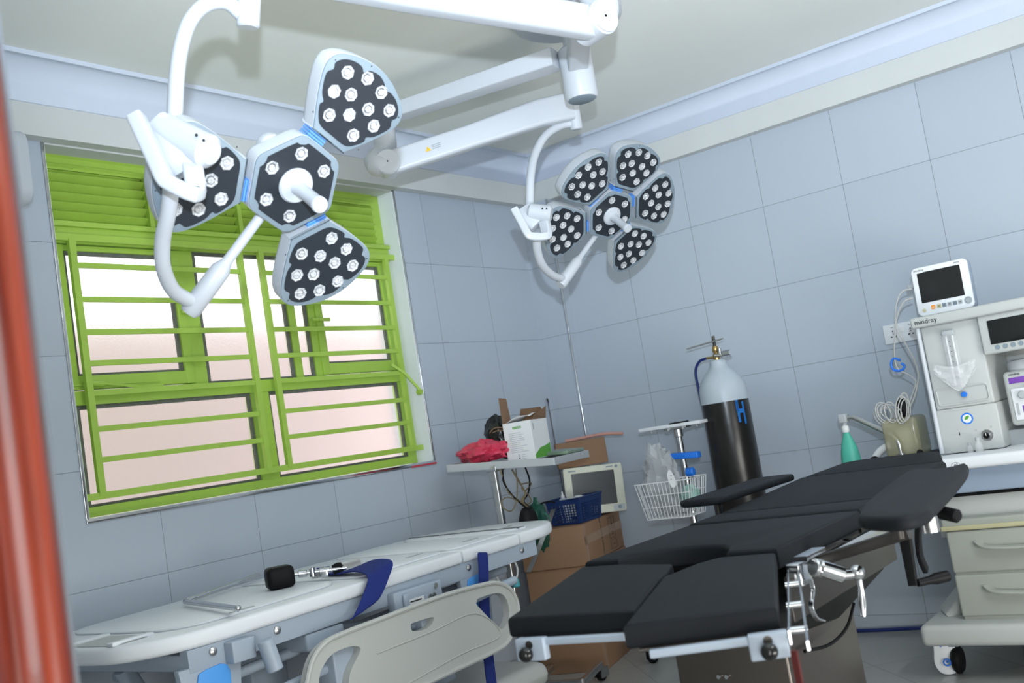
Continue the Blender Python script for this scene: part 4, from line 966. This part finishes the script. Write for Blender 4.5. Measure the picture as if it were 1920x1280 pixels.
# breathing block, absorber canister and bag arm (left side of the machine)
bb = obj('breathing_block', G().box(-.62, -.30, -2.10, -1.86, .775, .815, .010), m_rubber, am)
obj('canister', G().box(-.56, -.40, -2.075, -1.93, .812, .975, .020), m_amber, am)
obj('canister_insert', G().cyl((-.48, -2.00, .82), (-.48, -2.00, .93), .045, 24, .01), m_beige, am)
obj('canister_base', G().cyl((-.48, -2.00, .80), (-.48, -2.00, .82), .075, 24, .004), m_ledge, am)
obj('pressure_gauge', G().cyl((-.62, -1.905, .815), (-.635, -1.905, .818), .022, 24, .003).cyl((-.60, -1.905, .80), (-.60, -1.905, .83), .012), m_rubber, am)
obj('block_knob', G().cyl((-.62, -2.03, .80), (-.65, -2.03, .80), .015, 18, .004).cyl((-.60, -2.08, .82), (-.64, -2.09, .835), .012, 14, .004), m_rubber, am)
bpts = [pt(1580, 787, 'X', -.50), pt(1600, 783, 'X', -.50), pt(1640, 800, 'X', -.52), pt(1672, 816, 'X', -.54), pt(1684, 828, 'X', -.55), pt(1689, 845, 'X', -.55), pt(1693, 862, 'X', -.55)]
obj('bag_arm', G().tube(spl(bpts, 5), .0115, 16), m_steel, am)
obj('arm_socket', G().cyl(pt(1691, 848, 'X', -.55), pt(1695, 872, 'X', -.55), .019, 18, .002), m_steel, am)
obj('arm_head', G().box(-.52, -.48, -1.782, -1.748, .985, 1.022, .004).cyl((-.50, -1.765, 1.0), (-.50, -1.765, .962), .011, 16), m_grey, am)
obj('corrugated_hose', G().tube(spl([pt(1672, 835, 'X', -.5), pt(1655, 842, 'X', -.5), pt(1642, 858, 'X', -.5), pt(1636, 885, 'X', -.5)], 5), .016, 16), m_wirew, am)
g = G().lathe([(.010, .972), (.0155, .968), (.0155, .948), (.012, .945), (.016, .93), (.026, .905), (.036, .87), (.042, .82), (.040, .77), (.028, .74), (.006, .728)], V((-.50, -1.765, 0)), n=28, sx=.72, sy=1)
bgt = thing('breathing_bag', 'green rubber breathing bag hanging from the steel arm', 'breathing bag', (-.50, -1.765, .728))
obj('bag_body', G().lathe([(.012, .946), (.016, .93), (.026, .905), (.036, .87), (.042, .82), (.040, .77), (.028, .74), (.006, .728)], V((-.50, -1.765, 0)), n=28, sx=.72, sy=1), m_teal, bgt)
obj('bag_neck', G().lathe([(.013, .943), (.0155, .948), (.0155, .968), (.011, .972)], V((-.50, -1.765, 0)), n=20), m_paper, bgt)

# vaporizer in the niche
vp = thing('vaporizer', 'cream vaporizer with grey dial and purple labels in the machine niche', 'vaporizer', (-.52, -2.52, .88))
obj('vaporizer_body', G().box(-.60, -.48, -2.62, -2.432, .885, 1.090, .016), m_mach, vp)
obj('vaporizer_dial', G().lathe([(.045, 1.088), (.050, 1.095), (.050, 1.118), (.044, 1.128), (.028, 1.131)], V((-.54, -2.495, 0)), n=28), m_grey, vp)
obj('purple_label', G().box(-.6025, -.60, -2.52, -2.452, 1.044, 1.066, .001), m_purple, vp)
text('vaporizer_maker', 'mindray', .012, m_ink, OR_, V((-.6012, -2.475, 1.078)), vp)
pn = obj('vaporizer_panel', G().box(-.607, -.60, -2.545, -2.452, .905, 1.025, .006), m_socket, vp)
obj('fill_knob', G().cyl((-.606, -2.490, 1.0), (-.63, -2.492, .998), .015, 16, .004), m_grey, pn)
obj('purple_label', G().box(-.609, -.607, -2.512, -2.483, .928, .958, .001), m_purple, pn)
obj('level_window', G().box(-.609, -.607, -2.470, -2.462, .925, .97), m_grey, pn)
obj('drain_slot', G().box(-.609, -.607, -2.515, -2.485, .897, .902), m_rubber, pn)
obj('fill_lever', G().tube([(-.61, -2.535, 1.03), (-.615, -2.515, 1.042), (-.615, -2.512, 1.02)], .0035, 8), m_socket, vp)
# vials on the work surface
for i, (x, y, h, r_, lb) in enumerate(((-.70, -2.325, .055, .014, 'small clear glass vial on the work surface below the round knob'), (-.68, -2.288, .036, .010, 'smallest clear glass ampoule on the work surface beside the vial'))):
    v_ = thing('glass_vial', lb, 'vial', (x, y, .812))
    obj('vial_body', G().lathe([(r_, .8125), (r_, .8125+h*.55), (r_*.5, .8125+h*.7), (r_*.5, .8125+h*.82)], V((x, y, 0)), n=18), m_clear, v_)
    obj('vial_cap', G().lathe([(r_*.65, .8125+h*.80), (r_*.65, .8125+h)], V((x, y, 0)), n=16), m_grey, v_)
# crinkled wrap hanging over the flow meter
g = G(); nx, nz = 12, 12; pts2 = []
cw = [(0, 0), (1, 0), (1, 1), (0, 1)]
for i in range(nx+1):
    for j in range(nz+1):
        u, v = i/nx, j/nz
        y = -2.215-(u*.155+v*.0) ; z = 1.165-v*.10-.02*math.sin(u*3)+.0
        y2 = y*1; x = -.684-.010*noise.noise(V((u*5, v*5, 2)))-.006
        tri = max(0, abs(u-.5)*2-(1-v)*1.3)
        pts2.append(V((x, y-0*.0, z+tri*.06)))
fs = [(i*(nz+1)+j, (i+1)*(nz+1)+j, (i+1)*(nz+1)+j+1, i*(nz+1)+j+1) for i in range(nx) for j in range(nz)]
g.add(pts2, fs); wr_ = obj('plastic_wrap', g, m_clear, None, 20)
sd = wr_.modifiers.new('solid', 'SOLIDIFY'); sd.thickness = .0008
tag(wr_, 'crinkled clear plastic wrap hanging over the flow meter', 'plastic wrap')

# patient monitor on the top shelf
mz = 1.352; mx = -.50
MO = basis((.05, -1, 0), (.06, 0, 1)); MC = V((mx, -2.262, mz+.108))
pm = thing('patient_monitor', 'patient monitor with dark screen standing on top of the anesthesia machine', 'patient monitor', (mx, -2.262, mz))
obj('monitor_shell', G().prism(rrect(-.110, .110, -.102, .100, .022), -.055, .0, MO, MC, .008), m_apron, pm)
fr = obj('front_frame', G().prism(rrect(-.108, .108, -.100, .098, .020), .0, .010, MO, MC, .005), m_socket, pm)
obj('monitor_screen', G().prism(rrect(-.086, .078, -.048, .076, .003), .010, .0112, MO, MC), m_screen, fr)
text('monitor_maker', 'mindray', .012, m_ink, MO, MC+MO @ V((-.078, .086, .0104)), fr, .0003)
text('monitor_model', 'iPM 8', .009, m_ink, MO, MC+MO @ V((.068, .086, .0104)), fr, .0003)
obj('name_sticker', G().prism(rrect(-.095, -.062, .074, .080, .001, 1), .0114, .0120, MO, MC), m_paper, fr)
for k, (x, m_) in enumerate(((-.046, m_orange), (-.024, m_ledge), (-.004, m_bezel), (.016, m_grey), (.036, m_bezel), (.056, m_grey))):
    obj('monitor_key', G().prism(rrect(x-.008, x+.008, -.079, -.063, .002, 2), .010, .0125, MO, MC), m_, fr)
    obj('key_symbol', G().prism([(x-.004, -.0725), (x+.004, -.0725), (x+.004, -.070), (x-.004, -.070)], .0125, .0128, MO, MC), m_paper if k == 0 else m_dsteel, fr)
g = G().lathe([(.014, .010), (.0145, .014), (.010, .016), (.009, .013)], n=24); g.v = [MC+MO @ (v+V((.087, -.070, 0))) for v in g.v]; obj('jog_dial', g, m_grey, fr)
g = G().lathe([(.007, .010), (.007, .0125)], n=18); g.v = [MC+MO @ (v+V((-.082, -.078, 0))) for v in g.v]; obj('power_key', g, m_ledge, fr)
obj('monitor_foot', G().obox(V((mx+.03, -2.262, mz+.004)), V((.04, 0, 0)), V((0, .09, 0)), V((0, 0, .004))), m_grey, pm)
obj('cable_plug', G().obox(MC+MO @ V((-.122, .035, -.03)), MO.col[0]*.016, MO.col[1]*.010, MO.col[2]*.010, .004), m_grey, pm)
# cables of the monitor, coiled over the canister
cbt = thing('monitor_cables', 'grey monitor cables with blue finger clip looping down from the monitor', 'cables', (-.4, -2.0, 1.0))
K = lambda px, py, x=-.52: pt(px, py, 'X', x)
obj('cable', G().tube(spl([K(1710, 541), K(1690, 548), K(1680, 575), K(1679, 620), K(1677, 660), K(1683, 690), K(1705, 703), K(1717, 715), K(1712, 735), K(1703, 760)], 6), .0028, 8), m_greyc, cbt)
obj('cable', G().tube(spl([K(1712, 558), K(1695, 566), K(1683, 590), K(1681, 615), K(1700, 648), K(1717, 680), K(1722, 705), K(1716, 740), K(1706, 762)], 6), .0038, 8), m_greyc, cbt)
obj('cable', G().tube(spl([K(1706, 762), K(1700, 740), K(1692, 738), K(1688, 752), K(1698, 775)], 6), .0042, 8), m_greyc, cbt)
rng = random.Random(5)
for k in range(7):
    cxx, cyy = 1655+rng.uniform(-7, 10)+k*2, 777+rng.uniform(-6, 6); a_, b2 = rng.uniform(12, 22), rng.uniform(14, 20)
    obj('cable_coil', G().tube([K(cxx+a_*math.cos(t), cyy+b2*math.sin(t+.3), -.54-.004*k) for t in [2*math.pi*q/22 for q in range(22)]], .0022, 7, closed=True), m_greyc, cbt)
for k in range(3):
    cxx, cyy = 1690+k*4, 768
    obj('cable_coil', G().tube([K(cxx+(11-k)*math.cos(t), cyy+(26-k*3)*math.sin(t), -.57-.004*k) for t in [2*math.pi*q/22 for q in range(22)]], .0024, 7, closed=True), m_greyc, cbt)
obj('finger_clip', G().tube(spl([K(1688, 675), K(1676, 672), K(1671, 682), K(1676, 693), K(1690, 694), K(1696, 686), K(1690, 681)], 4), .0052, 10), m_bluep, cbt)
cf_ = crumple('cuff_bundle', K(1694, 765, -.52), .034, .6, .75, 1.25, m_rubber, .25, 6, 2, 'black cuff bundle wound with grey cable above the canister', 'cuff')

# wall sockets
def socket(y, z, w_, h, lab, n=2):
    t = thing('wall_socket', lab, 'socket', (0, y, z))
    pl = obj('socket_plate', G().box(-.010, -.0005, y-w_/2, y+w_/2, z-h/2, z+h/2, .003), m_socket, t)
    for k in range(n):
        yc = y+w_/2-.043-(w_-.086)*(k/(max(1, n-1)) if n > 1 else 1)
        for dy, dz, a, b_ in ((0, .012, .0022, .004), (-.009, -.013, .004, .0028), (.009, -.013, .004, .0028)):
            obj('socket_hole', G().box(-.0115, -.0098, yc+dy-a, yc+dy+a, z+dz-b_, z+dz+b_), m_ink, pl)
        obj('socket_mark', G().box(-.0112, -.0098, yc-.006, yc+.006, z+.0285, z+.0305), m_ink, pl)
        obj('socket_hole', G().box(-.0115, -.0098, yc-.0035, yc+.0035, z-.0005, z+.0015), m_ink, pl)
    obj('switch', G().box(-.013, -.0095, y-.011, y+.011, z+.002, z+.028, .0015), m_paper, pl)
socket(-1.930, 1.335, .165, .088, 'white double wall socket beside the patient monitor cables')
socket(-2.005, .445, .160, .088, 'white wall socket low behind the armboard crank', 2)
obj_ = G().tube(spl([(-.01, -2.0, .44), (-.05, -1.99, .42), (-.045, -1.97, .34), (-.02, -1.975, .24), (-.03, -2.05, .19), (-.05, -2.12, .20)], 5), .004, 8)
tag(obj('power_cable', obj_, m_rubber), 'thin black cable drooping from the low wall socket', 'cable')
crumple('drain_bottle', V((-.40, -1.93, .50)), .05, .8, .9, 1.2, m_amber, .05, 4, 1) if False else None

# ------------------------------------------------------------------ mayo stand in the corner with its load
TA, TB = V((-1.265, -.20, 0)), V((-1.14, -.70, 0))
ux = (TB-TA).normalized(); uy = V((-ux.y, ux.x, 0))
if uy.x < 0: uy = -uy
TL, TW = (TB-TA).length, .46
def T(u, v, z): p = TA+ux*(u*TL)+uy*(v*TW); return V((p.x, p.y, z+ (1.070-.040*u)))
ms = thing('instrument_stand', 'chrome instrument stand with a steel tray in the far corner', 'instrument stand', ((TA.x+TB.x)/2, (TA.y+TB.y)/2, 0))
nrm = V((0, 0, 1))
cc_ = (T(0, 0, 0)+T(1, 0, 0)+T(1, 1, 0)+T(0, 1, 0))/4; ex = (T(1, 0, 0)-T(0, 0, 0))*.5; ey = (T(0, 1, 0)-T(0, 0, 0))*.5
obj('tray', G().obox(cc_-V((0, 0, .012)), ex, ey, V((0, 0, .003)), 0), m_steel, ms)
g = G()
for a, b_ in (((0, 0), (1, 0)), ((1, 0), (1, 1)), ((1, 1), (0, 1)), ((0, 1), (0, 0))):
    g.sweep([T(*a, -.012), T(*b_, -.012)], bar_rect(.010, .034, .2))
obj('tray_rim', g, mat('bright_steel', (.62, .64, .66), .4, .5), ms)
lp = T(.42, .03, -.01)
obj('stand_leg', G().sweep([lp, V((lp.x+.01, lp.y, .06))], bar_rect(.030, .030, .2)), m_steel, ms)
obj('leg_bracket', G().box(lp.x-.02, lp.x+.05, lp.y-.03, lp.y+.03, lp.z-.03, lp.z-.005, .004), m_steel, ms)
obj('tray_foot', G().cyl(T(.27, .02, -.03), T(.27, .02, -.015), .010, 12), m_bezel, ms)
obj('base_bar', G().sweep([(lp.x, lp.y, .07), (lp.x+.28, lp.y+.07, .07)], bar_rect(.035, .03, .2)).sweep([(-1.26, -.22, .07), (-1.14, -.66, .07)], bar_rect(.03, .03, .2)).sweep([(-1.14, -.66, .07), (-.86, -.57, .07)], bar_rect(.03, .03, .2)), m_steel, ms)
castor(ms, -.86, -.57, .028); castor(ms, -1.26, -.22, .028)
def on(u, v, dz=0): return T(u, v, dz)
# red bag
crumple('waste_bag', on(.28, .16, .048), .105, .62, 1.28, .44, m_redbag, .42, 7, 11, 'crumpled red plastic bag at the left end of the steel tray', 'plastic bag', 30, 18)
crumple('tied_bag', on(.34, .55, .105), .088, .85, .85, 1.2, m_blkbag, .22, 7, 4, 'black plastic bag standing behind the white box on the tray', 'plastic bag', 30, 16)
o = obj('rubber_band', G().tube(spl([on(.27, .42, .08), on(.29, .40, .125), on(.36, .38, .150), on(.46, .38, .148)], 5), .003, 6).tube(spl([on(.27, .42, .05), on(.28, .41, .11), on(.36, .39, .135), on(.46, .39, .135)], 5), .003, 6), m_tape); tag(o, 'tan rubber tie round the black plastic bag', 'rubber band')
# open white glove carton
GO = basis((ux.x, ux.y, 0), (0, 0, 1)); gw, gd, gh = .135, .20, .175
gc = on(.655, .16, -.004)
GOX, GOY = ux, uy
ct = thing('glove_carton', 'open white cardboard box with green print standing on the tray', 'box', gc)
b0 = gc
def Q(a, b_, c_): return b0+GOX*a+GOY*b_+V((0, 0, c_))
def panel(corners, th, m, name, par):
    p = [V(x) for x in corners]; n = (p[1]-p[0]).cross(p[3]-p[0]).normalized()*th
    g = G().add([*p, *[x+n for x in p]], [(0, 1, 2, 3), (7, 6, 5, 4), (0, 4, 5, 1), (1, 5, 6, 2), (2, 6, 7, 3), (3, 7, 4, 0)]); return obj(name, g, m, par, 0)
h2 = gw/2
fc = panel([Q(-h2, 0, 0), Q(h2, 0, 0), Q(h2, 0, gh), Q(-h2, 0, gh)], .001, m_paper, 'carton_front', ct)
sd_ = panel([Q(h2, 0, 0), Q(h2, gd, 0), Q(h2, gd, gh), Q(h2, 0, gh)], .001, m_paper, 'carton_side', ct)
panel([Q(-h2, gd, 0), Q(-h2, 0, 0), Q(-h2, 0, gh), Q(-h2, gd, gh)], .001, m_card, 'carton_side', ct)
panel([Q(h2, gd, 0), Q(-h2, gd, 0), Q(-h2, gd, gh), Q(h2, gd, gh)], .001, m_card, 'carton_back', ct)
panel([Q(-h2, 0, .001), Q(h2, 0, .001), Q(h2, gd, .001), Q(-h2, gd, .001)], .001, m_card, 'carton_bottom', ct)
panel([Q(-h2, .0, gh), Q(-h2, .10, gh), Q(-h2-.002, .09, gh+.115), Q(-h2-.002, .005, gh+.120)], .0015, m_card, 'open_flap', ct)
panel([Q(-h2, gd, gh), Q(h2, gd, gh), Q(h2-.01, gd-.02, gh+.055), Q(-h2+.02, gd-.01, gh+.060)], .0015, m_card, 'open_flap', ct)
panel([Q(h2, gd, gh), Q(h2, .02, gh), Q(h2+.02, .03, gh+.02), Q(h2+.018, gd-.02, gh+.055)], .0015, m_card, 'open_flap', ct)
if True:
    FO = basis(ux, (0, 0, 1)); fo = gc+GOY*(-.0012)
    if FO.col[2].dot(GOY) > 0: FO = basis(-ux, (0, 0, 1))
    sgn = 1 if FO.col[0].dot(ux) > 0 else -1
    obj('green_label', G().prism([(-.022, .145), (.020, .145), (.020, .155), (-.022, .155)], 0, .0006, FO, fo), m_greenink, fc)
    text('label_name', 'GC Profile', .009, m_paper, FO, fo+FO @ V((-.001, .150, .0007)), fc, .0002)
    rr_ = random.Random(3)
    for k in range(11):
        w_ = rr_.uniform(.05, .088); obj('printed_line', G().prism([(-.045, .125-.0085*k), (-.045+w_, .125-.0085*k), (-.045+w_, .127-.0085*k), (-.045, .127-.0085*k)], 0, .0004, FO, fo), m_grey, fc)
    for k in range(3):
        obj('printed_mark', G().prism([(-.012, .020-.0085*k+.005), (-.006, .020-.0085*k+.005), (-.006, .025-.0085*k+.005), (-.012, .025-.0085*k+.005)], 0, .0004, FO, fo), m_ink if k == 2 else m_grey, fc)
        obj('printed_mark', G().prism([(.004, .020-.0085*k+.006), (.022, .020-.0085*k+.006), (.022, .022-.0085*k+.006), (.004, .022-.0085*k+.006)], 0, .0004, FO, fo), m_grey, fc)
    SO2 = basis(uy, (0, 0, 1)); so = gc+ux*(h2+.0014)
    if SO2.col[2].dot(ux) < 0: SO2 = basis(-uy, (0, 0, 1)); 
    s2 = 1 if SO2.col[0].dot(uy) > 0 else -1
    q_ = [(0.0, .002), (.195, .002), (.195, .062), (.14, .052), (.07, .046), (0, .018)]
    obj('green_swoosh', G().prism([(s2*a, b_) for a, b_ in q_], 0, .0005, SO2, so), m_greenink, sd_)
    obj('printed_line', G().prism([(s2*a, b_) for a, b_ in ((.02, .13), (.03, .13), (.03, .16), (.02, .16))], 0, .0005, SO2, so), m_grey, sd_)
# paper sticking out of the box
g = G(); nn = 8; P2 = []
for i in range(nn+1):
    for j in range(5):
        u, v = i/nn, j/4; P2.append(Q(-h2*.9+gw*.98*u, .0+.10*v, gh-.004+.045*u*(1-v*.2)*math.sin(u*2.2+.2)+.008*math.sin(v*4+u*5)))
g.add(P2, [(i*5+j, (i+1)*5+j, (i+1)*5+j+1, i*5+j+1) for i in range(nn) for j in range(4)])
o = obj('paper_liner', g, m_paper, None, 50); md = o.modifiers.new('solid', 'SOLIDIFY'); md.thickness = .001; tag(o, 'folded white paper sticking out of the open white box', 'paper')
# glass plate and instrument box to the right
o = obj('wrapped_tray', G().obox(T(.80, .72, .012), ex*.36, ey*.52, V((0, 0, .008)), .004), mat('wrap_grey_green', S(120, 140, 120), .2, noise_amt=.6, noise_scale=25)); tag(o, 'flat tray in grey green wrap on the right half of the stand', 'wrapped tray')
# cables dangling below the tray
dg = thing('dangling_cables', 'tangled olive and black cables hanging under the steel tray', 'cables', (-1.08, -.42, .75))
Kc = lambda px, py, y=-.46: pt(px, py, 'Y', y)
cps = [([(942, 880), (945, 905), (962, 930), (985, 950), (1000, 955)], .004, m_rubber), ([(985, 876), (993, 900), (990, 925), (982, 940), (1000, 955)], .004, m_rubber), ([(960, 880), (975, 905), (985, 925), (980, 940), (992, 955), (1003, 968)], .0045, m_olive),
       ([(967, 878), (970, 910), (968, 940), (958, 958), (942, 950), (942, 937), (955, 932), (975, 942), (990, 950)], .003, m_olive), ([(975, 908), (990, 905), (996, 907), (985, 920)], .003, m_olive), ([(937, 880), (947, 905), (955, 925), (985, 945), (1005, 960)], .003, m_olive), ([(1000, 958), (1012, 945), (1030, 940), (1040, 942)], .004, m_rubber), ([(978, 915), (992, 930), (996, 940), (986, 945), (978, 938), (984, 928)], .0035, m_olive)]
for c_, r_, m_ in cps: obj('cable', G().tube(spl([Kc(*q) for q in c_], 6), r_, 8), m_, dg)
obj('cable_hook', G().cyl(T(.5, .25, -.02), T(.5, .25, -.005), .006, 8), m_steel, dg)
# black pouch with green tubing and silver strap
pch = crumple('equipment_pouch', pt(992, 980, 'Y', -.52), .072, .75, .5, 1.0, m_rubber, .12, 5, 9, 'black equipment pouch hanging behind the stretcher end', 'pouch', 30)
crumple('mask_bag', pt(1012, 985, 'Y', -.50), .085, .42, .55, 1.25, mat('dark_green_clear', S(20, 80, 65), .15, alpha=.75), .3, 7, 12, 'dark green mask in plastic hanging beside the black pouch', 'mask', 30)
o = ribbon([pt(1037, 955, 'Y', -.60), pt(1025, 990, 'Y', -.62), pt(1015, 1015, 'Y', -.62), pt(1003, 1045, 'Y', -.62), pt(991, 1072, 'Y', -.62)], [CR*.010]*5, .002, m_steel, 'silver_strap'); tag(o, 'silver strap slanting down in front of the cardboard boxes', 'strap')
o = obj('green_tube', G().tube(spl([pt(1020, 960, 'Y', -.61), pt(1030, 975, 'Y', -.61), pt(1016, 1010, 'Y', -.61), pt(1008, 1025, 'Y', -.61), pt(1003, 1022, 'Y', -.61)], 5), .003, 8), mat('tube_green', S(30, 110, 90), .3)); tag(o, 'thin green tube wound around the silver strap', 'tube')

# ------------------------------------------------------------------ cardboard boxes
bxE = V((-.72, -.503, 0)); bu = V((.966, .259, 0)); bv_ = V((-.259, .966, 0))
def carton(z0_, z1_, lab, ins, grp=None, w_=.62, d_=.33):
    c_ = bxE+bu*w_/2+bv_*d_/2+bu*ins
    t = thing('cardboard_box', lab, 'cardboard box', (c_.x, c_.y, z0_))
    body = obj('box_body', G().obox(c_+V((0, 0, (z0_+z1_)/2)), bu*w_/2, bv_*d_/2, V((0, 0, (z1_-z0_)/2)), .004), m_card, t)
    f0 = bxE+bu*ins
    TO = basis(bu, (0, 0, 1)); 
    zc = (z0_+z1_)/2
    obj('tape_strip', G().obox(f0+bu*.02+V((0, 0, zc))-bv_*.0008, bu*.018, bv_*.0005, V((0, 0, (z1_-z0_)/2-.002))), m_tape, body)
    obj('tape_strip', G().obox(f0+bu*(w_/2)-bv_*.0008+V((0, 0, zc+.02)), bu*w_/2, bv_*.0005, V((0, 0, .020))), m_tape, body)
    return t, f0, TO, body
cA, f0, TO, bA = carton(.497, .688, 'upper brown cardboard box carrying the old monitor and blue basket', 0)
TO2 = basis((0, 0, -1), bu)        # print runs down the face
for k, s_ in enumerate(('WEEE WASTE PRODUCTS',)):
    text('box_print', s_, .022, m_ink, basis((0, 0, -1), (bu.x, bu.y, 0)), f0+bu*.27-bv_*.0012+V((0, 0, .592)), bA, .0002)
for k, s_ in enumerate(('^^', 'II', '!')):
    text('box_symbol', s_, .045, m_ink, basis((0, 0, -1), (bu.x, bu.y, 0)), f0+bu*.45-bv_*.0012+V((0, 0, .645-.055*k)), bA, .0002)
    P4 = [f0+bu*(.40+a)-bv_*.0012+V((0, 0, .645-.055*k+b_)) for a, b_ in ((0, -.023), (.10, -.023), (.10, .023), (0, .023))]
    obj('symbol_frame', G().tube(P4, .0008, 4, closed=True), m_ink, bA)
carton(0, .495, 'lower brown cardboard box standing on the floor in the corner', .015)
# old monitor
mo = thing('old_monitor', 'old beige monitor with dark screen standing on the upper cardboard box', 'monitor', (-.30, -.32, .688))
NO = basis((.62, -.78, -.045), (.06, -.02, 1)); NC = V((-.365, -.375, .824))
obj('monitor_case', G().prism(rrect(-.145, .145, -.115, .115, .012), -.10, 0, NO, NC, .01).prism(rrect(-.10, .10, -.11, .08, .02), -.19, -.08, NO, NC, .01), m_beige, mo)
obj('monitor_bezel', G().prism(rrect(-.152, .152, -.123, .121, .012), -.01, .012, NO, NC, .006), m_beige, mo)
obj('monitor_screen', G().prism(rrect(-.112, .108, -.080, .090, .004), .012, .0135, NO, NC), mat('screen_grey', (.035, .040, .043), .2), mo)
obj('control_pad', G().prism(rrect(.085, .143, -.116, -.086, .004), .012, .014, NO, NC), m_grey, mo)
g = G().lathe([(.010, .014), (.009, .018)], n=18); g.v = [NC+NO @ (v+V((.118, -.100, 0))) for v in g.v]; obj('control_knob', g, m_bezel, mo)
obj('name_badge', G().prism(rrect(-.125, -.085, .100, .107, .001, 1), .012, .013, NO, NC), m_bezel, mo)
obj('name_badge', G().prism(rrect(.07, .105, .104, .110, .001, 1), .012, .013, NO, NC), m_bezel, mo)
g = G().lathe([(.008, .012), (.008, .0135)], n=16); g.v = [NC+NO @ (v+V((.122, .106, 0))) for v in g.v]; obj('power_button', g, m_bezel, mo)
# blue basket: perforated walls
bc = bxE+bu*.125+bv_*.125
BU, BV = (bu*.94-bv_*.34).normalized(), (bv_*.94+bu*.34).normalized()
BU = V((.0, -1, 0))*.93+V((1, 0, 0))*.36; BU.normalize(); BV = V((-BU.y, BU.x, 0))
bkE = bxE+bu*.045+bv_*.045+V((.035, -.012, 0)); BU = V((.992, .12, 0)).normalized(); BV = V((-BU.y, BU.x, 0)); bc = bkE+BU*.120+BV*.085; bc.z = .690
bkt = thing('plastic_basket', 'navy blue perforated plastic basket on the upper cardboard box', 'basket', bc)
def bwall(a, b_, h, cols, rows):      # a,b bottom corners, flares outwards
    a, b_ = V(a), V(b_); mid = bc; up_ = V((0, 0, h))
    A2 = a+(a-mid)*.16*1+up_; A2.z = a.z+h; B2 = b_+(b_-mid)*.16+up_; B2.z = b_.z+h
    def W(u, v): return (a.lerp(b_, u)).lerp(A2.lerp(B2, u), v)
    g = G(); n = (b_-a).cross(V((0, 0, 1))).normalized()*.0012
    def quad(u0, u1, v0, v1):
        p = [W(u0, v0), W(u1, v0), W(u1, v1), W(u0, v1)]
        g.add([x-n for x in p]+[x+n for x in p], [(0, 1, 2, 3), (7, 6, 5, 4), (0, 4, 5, 1), (1, 5, 6, 2), (2, 6, 7, 3), (3, 7, 4, 0)])
    m0, m1, v0, v1 = .10, .90, .08, .80
    quad(0, m0, 0, 1); quad(m1, 1, 0, 1); quad(m0, m1, 0, v0); quad(m0, m1, v1, 1)
    mid_cols = cols//2
    for i in range(cols+1): 
        u = m0+(m1-m0)*i/cols; d = .30/cols*.5*(m1-m0)*1.1
        if i in (mid_cols,): d *= 3
        quad(u-d, u+d, v0, v1)
    for j in range(1, rows):
        v = v0+(v1-v0)*j/rows; quad(m0, m1, v-.017, v+.017)
    return g
Lb, Wb_, Hb = .112, .078, .120
cs = [bc-BU*Lb-BV*Wb_, bc+BU*Lb-BV*Wb_, bc+BU*Lb+BV*Wb_, bc-BU*Lb+BV*Wb_]
for k in range(4): obj('basket_wall', bwall(cs[k], cs[(k+1) % 4], Hb, 13 if k % 2 == 0 else 9, 7), m_navy, bkt, 0)
obj('basket_floor', G().prism([(p.x, p.y) for p in cs], .691, .695), m_navy, bkt)
top_ = [p+(p-bc)*.16+V((0, 0, Hb)) for p in cs]
obj('basket_rim', G().tube(top_, .006, 8, closed=True), m_navy, bkt)
bt = thing('dispenser_bottle', 'clear squeeze bottle standing in the blue basket', 'bottle', bc)
pb = bc-BU*.055+BV*.03+V((0, 0, .008))
obj('bottle_body', G().lathe([(.024, 0), (.026, .01), (.026, .095), (.020, .112), (.009, .120)], pb, n=24), mat('milky_plastic', (.75, .8, .84), .2, alpha=.65), bt)
obj('bottle_nozzle', G().lathe([(.010, .119), (.010, .130), (.005, .134), (.004, .150)], pb, n=16), m_paper, bt)
crumple('gauze_packet', bc+BU*.055+V((0, 0, .108)), .032, .7, 1.2, .45, m_paper, .3, 8, 6, 'white gauze packet lying at the right of the blue basket', 'packet', 25)
# pale brown carton and pink tube behind the stand tray
o = obj('brown_carton', G().obox(V((-.30, -.285, 1.015)), V((.06, .045, 0)), V((-.078, .104, 0)), V((0, 0, .066)), .004), m_card); 
tag(o, 'torn brown carton lying on top of the old beige monitor', 'cardboard box')
o = obj('pink_tube', G().tube(spl([(-.33, -.22, 1.088), (-.28, -.32, 1.092), (-.26, -.42, 1.094), (-.255, -.53, 1.082)], 6), .0085, 12), m_pink); tag(o, 'pink rubber tube lying on the torn brown carton', 'tube')
# bare wire hanging on the window wall
o = obj('hanging_wire', G().tube(spl([(-.125, -.008, 1.30), (-.122, -.008, 1.20), (-.12, -.008, 1.0), (-.12, -.008, .80)], 4), .0028, 8).tube(spl([(-.125, -.008, 1.30), (-.128, -.012, 1.31), (-.135, -.012, 1.325), (-.13, -.010, 1.335), (-.12, -.008, 1.325), (-.122, -.008, 1.31)], 4), .0028, 8), m_dsteel); tag(o, 'thin dark wire with looped end hanging near the corner pillar', 'wire')
# small end of an appliance on the window wall beside the door frame
ac = thing('wall_unit', 'white rounded wall unit left of the window, mostly behind the door frame', 'wall unit', (-3.4, -.1, 2.0))
obj('unit_body', G().prism(rrect(-.20, -.002, -.13, .12, .05), -.35, .35, basis((0, 1, 0), (0, 0, 1)), V((-3.42, .0, 2.275)), .01), m_white, ac)

# ------------------------------------------------------------------ tidy up
for o in bpy.data.objects:
    if 'org' in o: del o['org']
